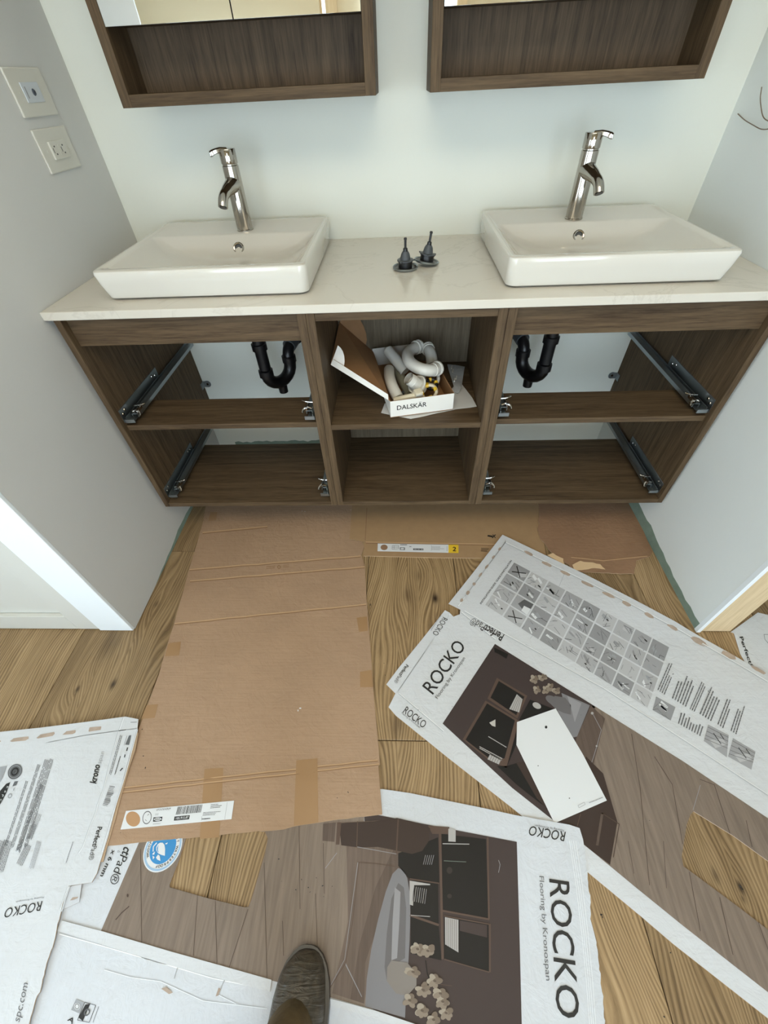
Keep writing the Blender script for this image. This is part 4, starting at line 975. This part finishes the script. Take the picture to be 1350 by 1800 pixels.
fo = Print('crease', oF, lambda x, y: hFt(x, y)+.0002, .003)
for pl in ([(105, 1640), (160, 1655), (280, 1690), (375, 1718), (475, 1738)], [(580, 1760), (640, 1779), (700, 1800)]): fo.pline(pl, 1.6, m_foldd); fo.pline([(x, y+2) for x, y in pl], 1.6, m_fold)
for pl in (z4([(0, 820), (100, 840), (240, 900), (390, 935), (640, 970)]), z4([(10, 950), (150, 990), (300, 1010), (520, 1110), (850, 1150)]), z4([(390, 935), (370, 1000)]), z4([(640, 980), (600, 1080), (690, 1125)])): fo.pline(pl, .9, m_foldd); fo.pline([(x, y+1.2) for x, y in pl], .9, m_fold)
for dx in (0, 3.5, 7, 11): fo.pline([(1000+dx, 1478), (1012+dx, 1560), (1022+dx, 1640), (1030+dx, 1720), (1036+dx, 1800)], .6, m_fold)
fo.poly(z4([(585, 1090), (600, 1045), (612, 1050), (600, 1085)]), m_glue, 2); fo.poly(z4([(305, 1050), (330, 1040), (365, 1070), (345, 1078)]), m_glue, 2)
fo.done()
# low ridge where the lower flap folds over
rg = P_([(100, 1636), (180, 1660), (300, 1697), (475, 1743), (478, 1722), (300, 1672), (178, 1636), (110, 1618)])
slab('folded_strip', [rg], lambda x, y: hFt(x, y)+.0009, .0016, [m_white, m_edge], oF)
rg = P_([(578, 1754), (660, 1776), (740, 1803), (700, 1803), (640, 1784), (578, 1766)])
slab('folded_strip', [rg], lambda x, y: hFt(x, y)+.0009, .0016, [m_white, m_edge], oF)
# --- left carton (H)
hH = lambda x, y: .0074
H_top = [(-6, 1287), (70, 1279), (150, 1269), (220, 1259.5), (243, 1264), (241, 1283), (240, 1285)]
H_r = [(236, 1300), (228, 1326), (216, 1370), (203, 1420), (190, 1470), (176, 1515), (170, 1535), (161, 1551), (121, 1557), (112, 1575), (107, 1602)]
H_low = ragpx([(107, 1602), (98, 1640), (92, 1665), (80, 1700), (72, 1735), (60, 1765), (50, 1803)], 1.2, 7, 12)
wh = P_(H_top+H_r+H_low[1:], .011)
l1, l2 = wh[0], wh[-1]
wh += [(l2[0]-.01, l2[1]-.2), (l1[0]-.25, l2[1]-.2), (l1[0]-.25, l1[1]-.02)]
oH = tag(slab('flattened_carton', [wh], hH, TH, [m_white, m_edge]), 'flattened white flooring carton at the left edge with fine print and small black logo', 'carton')
hHt = lambda x, y: hH(x, y)+TH
# brown layers showing along its right side and the little flap
sd = P_([(243, 1288), (238, 1316), (226, 1352), (214, 1395), (201, 1445), (186, 1495), (181, 1515), (176, 1515), (190, 1470), (203, 1420), (216, 1370), (228, 1326), (236, 1300), (240, 1286)], .010)
slab('lower_layer', [sd], lambda x, y: .0072, .0015, [m_edge, m_edge], oH)
slab('corner_flap', [P_([(112, 1575), (122, 1558), (143, 1554), (138, 1586), (107, 1600)], .009)], lambda x, y: .0062, .001, [m_white2, m_edge], oH)
fo = Print('crease', oH, lambda x, y: hHt(x, y)+.0001, .011)
zl = lambda pts: Z(pts, 5.4, 0, 1250)
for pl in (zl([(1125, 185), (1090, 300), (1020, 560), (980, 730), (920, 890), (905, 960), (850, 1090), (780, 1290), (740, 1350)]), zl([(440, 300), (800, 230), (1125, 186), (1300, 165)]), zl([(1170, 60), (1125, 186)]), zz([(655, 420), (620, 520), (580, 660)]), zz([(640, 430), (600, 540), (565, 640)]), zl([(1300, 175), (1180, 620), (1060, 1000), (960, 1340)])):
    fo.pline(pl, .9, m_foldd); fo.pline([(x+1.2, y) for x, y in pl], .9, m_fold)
fo.poly(zl([(1125, 183), (1200, 174), (1195, 180), (1128, 190)]), m_ink, 1)
fo.done()
gl = Print('glue_tear', oH, hHt, .011)
for q in ([(95, 285), (130, 258), (270, 240), (272, 262), (240, 280), (110, 292)], [(345, 255), (385, 222), (515, 197), (520, 215), (500, 235), (360, 260)], [(592, 225), (630, 192), (718, 180), (715, 205), (690, 218)], [(840, 190), (850, 155), (962, 145), (955, 178), (845, 195)], [(-10, 280), (8, 280), (8, 292), (-10, 294)]): gl.poly(zl(q), m_glue, 1); gl.each()
gl.poly(zz([(665, 555), (690, 525), (745, 520), (735, 535), (690, 552)]), m_glue, 1); gl.done()
le = Print('lettering', oH, hHt, .0108)
le.text('krono', *zl([(912, 690), (950, 512), (854, 678)]), m_ink, 2, .03); le.text('span', *zl([(958, 500), (992, 385), (920, 495)]), m_ink3, 2, -.01)
le.text('ROCKO', *zz([(404, 560), (60, 630), (380, 652)]), m_ink, 2, .0); le.text('Flooring by Kronospan', *zz([(420, 517), (155, 562), (417, 532)]), m_ink2, 2)
perfectpad(le, *zl([(928, 1098), (838, 1412), (972, 1100)]), m_ink)
le.text('spc.com', *zb([(185, 1712), (268, 1345), (128, 1690)]), m_ink2, 2, -.004)
le.ell(*zl([(143, 575)])[0], 11.5, 14.6, m_ink2, 2, .65); le.ell(*zl([(143, 575)])[0], 9.4, 12, m_ink3, 3, .65, .93); le.ell(*zl([(143, 575)])[0], 6, 8.4, m_ink, 3, .65, .6); le.text('6D', *zl([(132, 600), (160, 560), (128, 575)]), m_ink, 4)
le.poly(zl([(0, 530), (65, 520), (30, 620), (0, 680)]), m_ink3, 2); le.poly(zl([(60, 690), (98, 675), (60, 780), (0, 890), (-20, 860), (0, 760)]), m_ink, 2)
for k_, ch in enumerate('kspc'): le.text(ch, *zl([(68-k_*20, 712+k_*40), (62-k_*20, 732+k_*40), (84-k_*20, 718+k_*40)]), m_lab, 3)
le.poly(zl([(140, 668), (172, 664), (155, 705), (118, 715)]), m_ink2, 2); le.line(*zl([(135, 730), (128, 755)]), 1.2, m_ink3, 2); le.ell(*zl([(95, 805)])[0], 3.4, 4.6, m_ink3, 2, .5, .6)
# fine print: columns of lines running down-left
def col(a, b, wd, n, seed, m=m_ink2):
    d = Vector((b[0]-a[0], b[1]-a[1])).normalized(); nn = Vector((-d.y, d.x))*-wd
    le.lines([a, b, (b[0]-nn.x, b[1]-nn.y), (a[0]-nn.x, a[1]-nn.y)], n, m, 2, .38, seed, .96)
col(*zl([(510, 460), (250, 1320)]), 7, 3, 1); col(*zl([(470, 470), (190, 1350)]), 9, 4, 2); col(*zl([(385, 512), (120, 1320)]), 6, 3, 3); col(*zl([(268, 668), (60, 1300)]), 5, 2, 4)
col(*zl([(415, 700), (180, 1350)]), 6, 3, 5); col(*zl([(398, 985), (300, 1230)]), 10, 4, 6, m_ink3); col(*zl([(350, 1080), (300, 1225)]), 9, 4, 7)
col(*zz([(120, 0), (30, 295)]), 16, 6, 8); col(*zz([(300, 40), (210, 235)]), 12, 5, 9); col(*zz([(395, 0), (320, 262)]), 9, 4, 10, m_ink3); col(*zz([(60, 0), (0, 200)]), 12, 5, 13)
col(*zz([(700, 0), (632, 205)]), 2.5, 1, 11); col(*zl([(1162, 235), (1055, 615)]), 5, 2, 12); col(*zl([(1150, 430), (1095, 610)]), 3, 1, 14, m_ink); le.poly(zl([(1225, 232), (1247, 228), (1225, 322), (1190, 318)]), m_ink2, 2); le.line(*zl([(1205, 235), (1178, 325)]), .8, m_ink3, 2)
for a, b in (((1212, 345), (1203, 378)), ((1188, 412), (1182, 440)), ((1165, 540), (1140, 568))): le.line(*zl([a, b]), 1.8, m_ink, 2)
for k_ in range(15):
    t = k_/14; a = LI((1040, 712), (975, 890), t); le.line(*zl([a, (a[0]+52-8*math.sin(k_), a[1]+8)]), random.Random(k_).choice([.7, 1.1, 1.5]), m_ink2, 2)
le.line(*zl([(1240, 108), (1300, 104)]), .9, m_ink2, 2)
le.done('black printed wordmarks and fine print')
# --- carton piece beyond the right-hand jamb (I)
wi = P_([(1284, 1111), (1289, 1113), (1300, 1150), (1312, 1190), (1352, 1230)])
wi = [fl(1330, 1077), fl(1352, 1083)]
xI = [fl(1289.5, 1113.5), fl(1331, 1077.5), fl(1352, 1082.5)]
pI = [xI[1], xI[2], (xI[2][0]+.25, xI[2][1]-.08), (xI[2][0]+.05, -1.36), (1.04, -1.25), fl(1302, 1160)]
oI = tag(slab('flattened_carton', [[(1.0155, -.978), xI[1], xI[2], (xI[2][0]+.25, xI[2][1]-.06), (xI[2][0]+.10, -1.32), (1.0, -1.22), fl(1300, 1150), fl(1289, 1114)]], h0, TH, [m_white, m_edge]), 'white flooring carton lying beyond the raw pine jamb at the right edge', 'carton')
le = Print('lettering', oI, lambda x, y: h0(x, y)+TH, .003)
zi = lambda pts: Z(pts, 8.44, 1190, 990)
perfectpad(le, *zi([(925, 1095), (1135, 1690), (972, 1088)]), m_ink, reg=False); le.pline(zi([(1400, 1060), (1288, 1058), (1300, 1130), (1350, 1190), (1400, 1200)]), .7, m_ink2, 2); le.done()
# --- sawdust and dirt crumbs
def crumbs(name, pts, m, label, zf):
    bm = bmesh.new(); rr = random.Random(17)
    for (px, py, r) in pts:
        x, y = fl(px, py, .004); zc = zf(x, y)
        b = bmesh.ops.create_icosphere(bm, subdivisions=1, radius=1)['verts']
        s_ = r*.0016
        Mx = Matrix.Translation((x, y, zc+s_*.35)) @ Matrix.Rotation(rr.random()*6, 4, 'Z') @ Matrix.Diagonal((s_*rr.uniform(.8, 1.6), s_*rr.uniform(.4, .8), s_*.4, 1))
        for v in b: v.co = Mx @ v.co
    o = link(name, bm, m); o['kind'] = 'stuff'; o['label'] = label; o['category'] = 'debris'; return o
rr = random.Random(23)
dark = [(490, 1510, 1), (500, 1492, .7), (495, 1549, .8), (530, 1546, .9), (542, 1560, 1), (556, 1543, .8), (567, 1557, 1), (584, 1558, .8), (520, 1564, 1.1), (569, 1576, .8), (545, 1568, .8), (497, 1562, .7)]
crumbs('dirt_crumbs', dark+[(rr.uniform(470, 640), rr.uniform(1480, 1600), .5) for _ in range(16)], m_black, 'small dark dirt crumbs scattered on the lower carton near the boot', hFt)
crumbs('dirt_crumbs', [(rr.gauss(980, 120), rr.gauss(1230, 90), .55) for _ in range(22)]+[(735, 1248, 1), (796, 1262, 1), (795, 1242, .8), (1131, 1143, 1), (1183, 1185, 1.2), (1245, 1215, 1)], m_black, 'tiny dark dirt specks scattered on the installation-guide carton', lambda x, y: hDt(x, y)+.0008)
crumbs('dirt_crumbs', [(1058, 1608, 1.3), (1060, 1612, 1), (1113, 1614, .8), (1303, 1558, 1.6), (1307, 1563, 1.2), (1169, 1788, 1), (1180, 1675, .8), (1076, 1543, 1.1), (675, 1165, 1), (677, 1186, .9), (713, 1268, 1.2)], m_black, 'dark wood splinters on the bare oak floor', lambda x, y: 0)
crumbs('packing_crumbs', [(528, 1245, 1.6), (524, 1249, 1.4), (531, 898, 1.3), (536, 899, 1.2), (617, 893+3, .8)], m_lab, 'small white crumbs lying on the large brown cardboard sheet', hAt)
crumbs('dirt_crumbs', [(252, 1329, 1), (256, 1350, 1.2), (213, 1464, .8), (612, 1393, 1.2), (593, 1403, .8), (250, 1282, 1)], m_black, 'few dark specks on the large brown cardboard sheet', hAt)
# ------------------------------------------------------------------ open carton of pipes in the middle cabinet
ZS = .520
def rot2(p, a, c=(0, 0)): return (c[0]+p[0]*math.cos(a)-p[1]*math.sin(a), c[1]+p[0]*math.sin(a)+p[1]*math.cos(a))
bA = math.radians(11.5); bO = (-.046, -.545); bW, bD, bH, bz = .196, .335, .056, ZS+.0045
def BL_(u, v, zc=0):           # box frame: u across the front, v towards the back
    x, y = rot2((u, v), bA, bO); return Vector((x, y, bz+zc))
m_boxw = plain('white_carton_outside', (226, 224, 218), .6); m_boxb = plain('brown_carton_inside', (150, 112, 76), .8, noise=.06)
rb = thing('open_carton', 'open white carton with brown inside and black lettering, on the middle shelf', 'box', tuple(BL_(bW/2, bD/2)))
def panel(name, quad, t, parent, inward, mo=None, mn=None):
    """thin board: outer quad, thickness t along inward; white outside, brown inside"""
    bm = bmesh.new(); q = [Vector(p) for p in quad]; n = Vector(inward).normalized()*t
    A = [bm.verts.new(p) for p in q]; B = [bm.verts.new(p+n) for p in q]
    bm.faces.new(A).material_index = 0; bm.faces.new(B).material_index = 1
    for i in range(len(q)): bm.faces.new((A[i], A[(i+1) % len(q)], B[(i+1) % len(q)], B[i])).material_index = 1
    return link(name, bm, [mo or m_boxw, mn or m_boxb], parent)
ev = (BL_(0, 1)-BL_(0, 0)); eu = BL_(1, 0)-BL_(0, 0); ez = Vector((0, 0, 1))
T_ = .002
panel('box_floor', [BL_(0, 0), BL_(bW, 0), BL_(bW, bD), BL_(0, bD)], T_, rb, ez)
fp = panel('box_side', [BL_(0, 0, T_), BL_(bW, 0, T_), BL_(bW, 0, bH), BL_(0, 0, bH)], T_, rb, ev)
panel('box_side', [BL_(0, bD, T_), BL_(bW, bD, T_), BL_(bW, bD, bH*1.15), BL_(0, bD, bH*1.15)], T_, rb, -ev, m_boxw, m_boxw)
panel('box_side', [BL_(0, T_, T_), BL_(0, bD-T_, T_), BL_(0, bD-T_, bH), BL_(0, T_, bH)], T_, rb, eu)
panel('box_side', [BL_(bW, T_, T_), BL_(bW, bD-T_, T_), BL_(bW, bD-T_, bH), BL_(bW, T_, bH)], T_, rb, -eu)
# lettering on the front
vs, fs, w_ = glyphs('DALSKÄR', .012); bm = bmesh.new(); sc = .092/w_; O = BL_(.020, 0, .024)-ev*.0004
nv = [bm.verts.new(O+eu*(x*sc)+ez*(y*sc*1.0)) for x, y in vs]
for f in fs: bm.faces.new([nv[j] for j in f])
link('lettering', bm, m_ink, fp)
# lid leaning up against the cabinet side
h1, h2 = BL_(-.001, .004, bH), BL_(-.001, bD-.004, bH)
l1, l2 = U(581, 641, 0, -.2215), U(589, 564, 0, -.2215)
l2 = l1+(h2-h1)*.86+Vector((0, 0, .012)); l2.x = -.2215
nl = (l1-h1).cross(h2-h1).normalized()
if nl.z < 0: nl.negate()
lid = panel('lid', [h1, h2, l2, l1], T_, rb, nl)
d1 = (l1-h1).normalized()
up1 = nl*.020-ev*.004
panel('lid_flap', [h1+d1*.004, l1-d1*.002, l1-d1*.002+up1, h1+d1*.014+up1*.8], T_*.7, lid, ev)
tb = [l1+Vector((.001, -.002, .001))]+[l1+(h1-l1)*(.20*math.sin(t))+nl*(.060*math.cos(t))+ev*.004+Vector((.001, 0, 0)) for t in [PI/2*k/6 for k in range(7)]]
panel('lid_tab', tb, T_*.6, lid, ev)
tb2 = [l2+Vector((.002, 0, 0))-(l2-l1)*.02, h2+(l2-h2)*.12]+[l2+(h2-l2)*(.78*math.sin(t))+nl*(.065*math.cos(t)*1.0)+Vector((.002, 0, 0)) for t in [PI/2*k/6 for k in range(6, -1, -1)]]
panel('lid_tab', tb2, T_*.6, lid, -ev, m_boxb, m_boxb)
# pipes and fittings in the carton
GP = 'white plastic pipes in the open carton'
def pp(name, label, pts, r, m, n=6, rings=(), hollow=False, seg=18):
    P = [U(p[0], p[1], 2, p[2]) if p[0] > 5 else BL_(*p) for p in pts]; t = thing(name, label, 'pipe', tuple(P[0]), GP)
    path = smoothpath(P, n) if n else P
    tube('pipe_wall', path, r, m, t, seg, open_end=hollow)
    if hollow:
        e = path[-1]; d = (path[-1]-path[-2]).normalized()
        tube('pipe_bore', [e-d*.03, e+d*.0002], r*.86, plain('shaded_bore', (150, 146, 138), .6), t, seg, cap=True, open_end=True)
    for f, rr_, L in rings:
        i = int(f*(len(path)-1)); i = min(max(i, 1), len(path)-1); d = (path[i]-path[i-1]).normalized(); c_ = path[i]
        bm = bmesh.new(); add_tube(bm, [c_-d*L/2, c_-d*L/2+d*.0006, c_+d*L/2-d*.0006, c_+d*L/2], [rr_*.97, rr_, rr_, rr_*.97], seg); link('collar', bm, m, t, True)
pp('straight_pipe', 'long straight white pipe lying diagonally in the carton', [(683, 617, .603), (698, 635, .590), (713, 653, .568)], .0185, m_pvc, 0, ())
pp('flanged_pipe', 'short white pipe end with wide flange, mouth up, above the carton front', [(741, 684, .562), (733, 676, .585), (725, 670, .600), (718, 665, .612)], .0185, m_pvc, 0, ((.34, .030, .004), (.62, .0265, .004), (.98, .0195, .003)), True, 24)
pp('bent_pipe', 'glossy white bent pipe, topmost at the back right of the carton', [(737, 609, .618), (727, 613, .622), (717, 622, .622), (721, 637, .618), (738, 648, .614), (757, 651, .608), (770, 647, .602)], .0185, m_pvc, 6, ((.03, .0225, .006), (.12, .0225, .004), (.98, .023, .006), (.90, .021, .004)))
pp('elbow_pipe', 'white pipe elbow in the back right corner of the carton', [(751, 612, .614), (755, 618, .614), (758, 627, .606), (760, 640, .590)], .0185, m_pvc, 5, ((.05, .0225, .006), (.22, .0215, .004)))
pp('side_pipe', 'white bent pipe standing at the left side of the carton', [(684, 650, .570), (685, 664, .575), (691, 682, .572), (700, 700, .556)], .0175, m_pvc, 5, ())
pp('green_grey_pipe', 'dull grey pipe lying under the long white pipe', [(697, 652, .543), (706, 667, .543), (716, 684, .543), (721, 694, .543)], .0165, plain('dull_pipe', (150, 148, 128), .4), 4, ())
pp('tail_pipe', 'narrow cream pipe lying along the carton front', [(.016, .028, .040), (.050, .026, .046), (.080, .026, .048)], .0095, plain('cream_plastic', (214, 204, 180), .4), 0, ())
t = thing('hose_clip', 'square cream plastic clip near the front of the carton', 'clip', tuple(BL_(.086, .024, .04)))
bm = bmesh.new(); add_box(bm, -.012, .012, -.010, .010, -.012, .012, .002); bmesh.ops.transform(bm, matrix=Matrix.Translation(BL_(.090, .024, .056)) @ Matrix.Rotation(bA+.2, 4, 'Z') @ Matrix.Rotation(.3, 4, 'X'), verts=bm.verts); link('clip_body', bm, _pl['cream_plastic'], t)
bm = bmesh.new(); add_box(bm, -.010, .010, -.0112, -.0098, -.007, .007, .0); bmesh.ops.transform(bm, matrix=Matrix.Translation(BL_(.090, .024, .056)) @ Matrix.Rotation(bA+.2, 4, 'Z') @ Matrix.Rotation(.3, 4, 'X'), verts=bm.verts); link('clip_face', bm, m_pvc, t)
def ringo(name, label, c, r, rr_, m, tilt, m2=None):
    t = thing(name, label, 'ring', tuple(BL_(*c)), 'loose seals and rings in the open carton')
    Tm = Matrix.Translation(BL_(*c)) @ tilt; bm = bmesh.new()
    add_tube(bm, [Tm @ Vector((r*math.cos(a), r*math.sin(a), 0)) for a in [2*PI*k/24 for k in range(25)]], rr_, 10, False); link('rim', bm, m, t, True)
    if m2:
        bm = bmesh.new()
        for k_ in range(4):
            add_tube(bm, [Tm @ Vector((r*.9*math.cos(a), r*.9*math.sin(a), .003)) for a in [k_*1.57+.1*j for j in range(6)]], rr_*1.1, 8)
        link('tab', bm, m2, t, True)
ringo('pipe_nut', 'white ring nut at the right side of the carton', (.155, .118, .050), .025, .006, m_pvc, Matrix.Rotation(.7, 4, 'X') @ Matrix.Rotation(.3, 4, 'Y'))
ringo('rubber_seal', 'black rubber seal with yellow tabs inside the carton', (.148, .085, .046), .016, .006, m_black, Matrix.Rotation(.5, 4, 'X'), m_yel)
ringo('pipe_nut', 'cream ring nut with a yellow insert by the carton front', (.128, .038, .048), .023, .005, _pl['cream_plastic'], Matrix.Rotation(.5, 4, 'X') @ Matrix.Rotation(-.2, 4, 'Y'), m_yel)
ringo('pipe_nut', 'grey ring lying deep in the middle of the carton', (.062, .085, .014), .018, .006, m_grey, Matrix.Rotation(.2, 4, 'X'))
# papers and bag under the carton
def sheet(name, label, px, zc, m, cat, lift=0, amp=.002):
    w0 = [fl(x, y, zc) for x, y in px]; q = [(p[0], p[1]) for p in w0]
    o = slab(name, [q], lambda x, y: zc+amp*(1+math.sin(x*70+y*45))*.5, .0006, [m, m], None, .02); return tag(o, label, cat)
m_paper = plain('leaflet_paper', (206, 206, 204), .6); m_bag = plain('clear_bag', (184, 188, 192), .12)
sheet('leaflet', 'white instruction leaflet under the right side of the open carton', [(722, 737), (800, 720), (838, 715), (830, 700), (806, 668), (790, 690), (700, 700), (676, 710), (670, 726)], ZS+.0005, m_paper, 'leaflet', 0, .0012)
sb = sheet('plastic_bag', 'clear plastic bag of small fittings beside the carton on the shelf', [(786, 642), (817, 645), (814, 662), (811, 684), (806, 692), (800, 690)], ZS+.006, m_bag, 'bag', 0, .004)
bm = bmesh.new()
for px, py in ((795, 652), (798, 668), (801, 664), (793, 646)):
    x, y = fl(px, py, ZS+.011); add_tube(bm, [(x, y-.012, ZS+.0125), (x+.004, y+.008, ZS+.013)], .0022, 8)
f_ = link('small_fittings', bm, m_pvc, sb); f_['kind'] = 'stuff'
# ------------------------------------------------------------------ booted foot of the person taking the picture
pr = thing('person', "person's foot in a worn dark brown boot with olive trouser leg, seen from above", 'person', (-.215, -1.80, .006))
BX, BY, BAng = -.214, -1.692, math.radians(-3)
def foot_sec(t, hw, hh, z0, lean=0, n=20):
    """cross-section of the boot t metres behind the toe tip"""
    out = []
    for k_ in range(n):
        a = 2*PI*k_/n; c_, s_ = math.cos(a), math.sin(a)
        x = hw*math.copysign(abs(c_)**.75, c_); zz_ = z0+(hh*abs(s_)**.85 if s_ > 0 else -.0)*1.0
        q = rot2((x+lean, -t), BAng, (BX, BY)); out.append((q[0], q[1], zz_ if s_ > 0 else z0))
    return out
def loft(name, secs, m, parent, cap=True):
    bm = bmesh.new(); R_ = [[bm.verts.new(p) for p in s_] for s_ in secs]; n = len(R_[0])
    for a, b in zip(R_, R_[1:]):
        for k_ in range(n): bm.faces.new((a[k_], a[(k_+1) % n], b[(k_+1) % n], b[k_]))
    if cap: bm.faces.new(R_[0][::-1]); bm.faces.new(R_[-1])
    return link(name, bm, m, parent, True)
kb = N('worn_boot_leather', .38); Pp, pp_ = kb.pos(); nz = kb.noise(Pp, 38, 6, .65, 1.5)
kb.color(kb.ramp(nz, [(.3, lin((38, 33, 26))), (.7, lin((86, 77, 64)))])); wv = kb.noise(kb.comb(kb.math('MULTIPLY', pp_[0], 18), kb.math('MULTIPLY', pp_[1], 95), 0), 1, 3, .5, 1.4); kb.bump(wv, .7, .005)
loft('boot_upper', [foot_sec(t, hw, hh, .018, ln) for t, hw, hh, ln in ((.002, .010, .012, .006), (.006, .021, .022, .005), (.014, .031, .031, .004), (.028, .0405, .040, .002), (.048, .047, .047, 0), (.075, .0515, .053, 0), (.105, .053, .062, 0), (.13, .052, .074, 0), (.16, .049, .092, 0), (.20, .046, .11, 0), (.25, .043, .112, 0), (.285, .033, .10, 0), (.297, .018, .08, 0))], kb.m, pr)
sp = [foot_sec(0, 1, 0, 0)[0]]
bm = bmesh.new(); outl = [(t, hw) for t, hw in ((-.003, .008), (.0, .018), (.008, .030), (.022, .041), (.045, .0505), (.075, .0555), (.11, .0565), (.15, .052), (.20, .047), (.25, .045), (.285, .036), (.301, .018))]
ring = [(+hw, t) for t, hw in outl]+[(-hw, t) for t, hw in outl[::-1]]
lo = [bm.verts.new((*rot2((x+.003, -t), BAng, (BX, BY)), .0066)) for x, t in ring]; hi = [bm.verts.new((*rot2((x+.003, -t), BAng, (BX, BY)), .024)) for x, t in ring]
bm.faces.new(lo); bm.faces.new(hi)
for i in range(len(ring)): bm.faces.new((lo[i], lo[(i+1) % len(ring)], hi[(i+1) % len(ring)], hi[i]))
link('boot_sole', bm, m_black, pr)
kt = N('olive_trousers', .85); Pp, _ = kt.pos(); kt.color(kt.ramp(kt.noise(Pp, 26, 5, .6), [(.3, lin((70, 56, 34))), (.7, lin((104, 86, 56)))])); kt.bump(kt.noise(Pp, 20, 3, .5), .5, .01)
def leg_sec(zc, cy, rx, ry, n=24, ph=0): 
    out = []
    for k_ in range(n):
        a = 2*PI*k_/n; q = rot2((rx*math.cos(a)*(1+.03*math.sin(3*a+ph)), -cy+ry*math.sin(a)), BAng, (BX-.002, BY)); out.append((q[0], q[1], zc+(.016*math.sin(a)*-1 if zc < .12 else 0)))
    return out
loft('trouser_leg', [leg_sec(z_, cy, rx, ry, 24, ph) for z_, cy, rx, ry, ph in ((.066, .152, .050, .090, 0), (.088, .152, .053, .088, .2), (.125, .165, .051, .082, .7), (.17, .185, .055, .078, 1.2), (.24, .20, .062, .076, 1.7), (.32, .215, .070, .080, 2), (.40, .215, .074, .084, 2.2), (.47, .205, .070, .080, 2.5))], kt.m, pr)
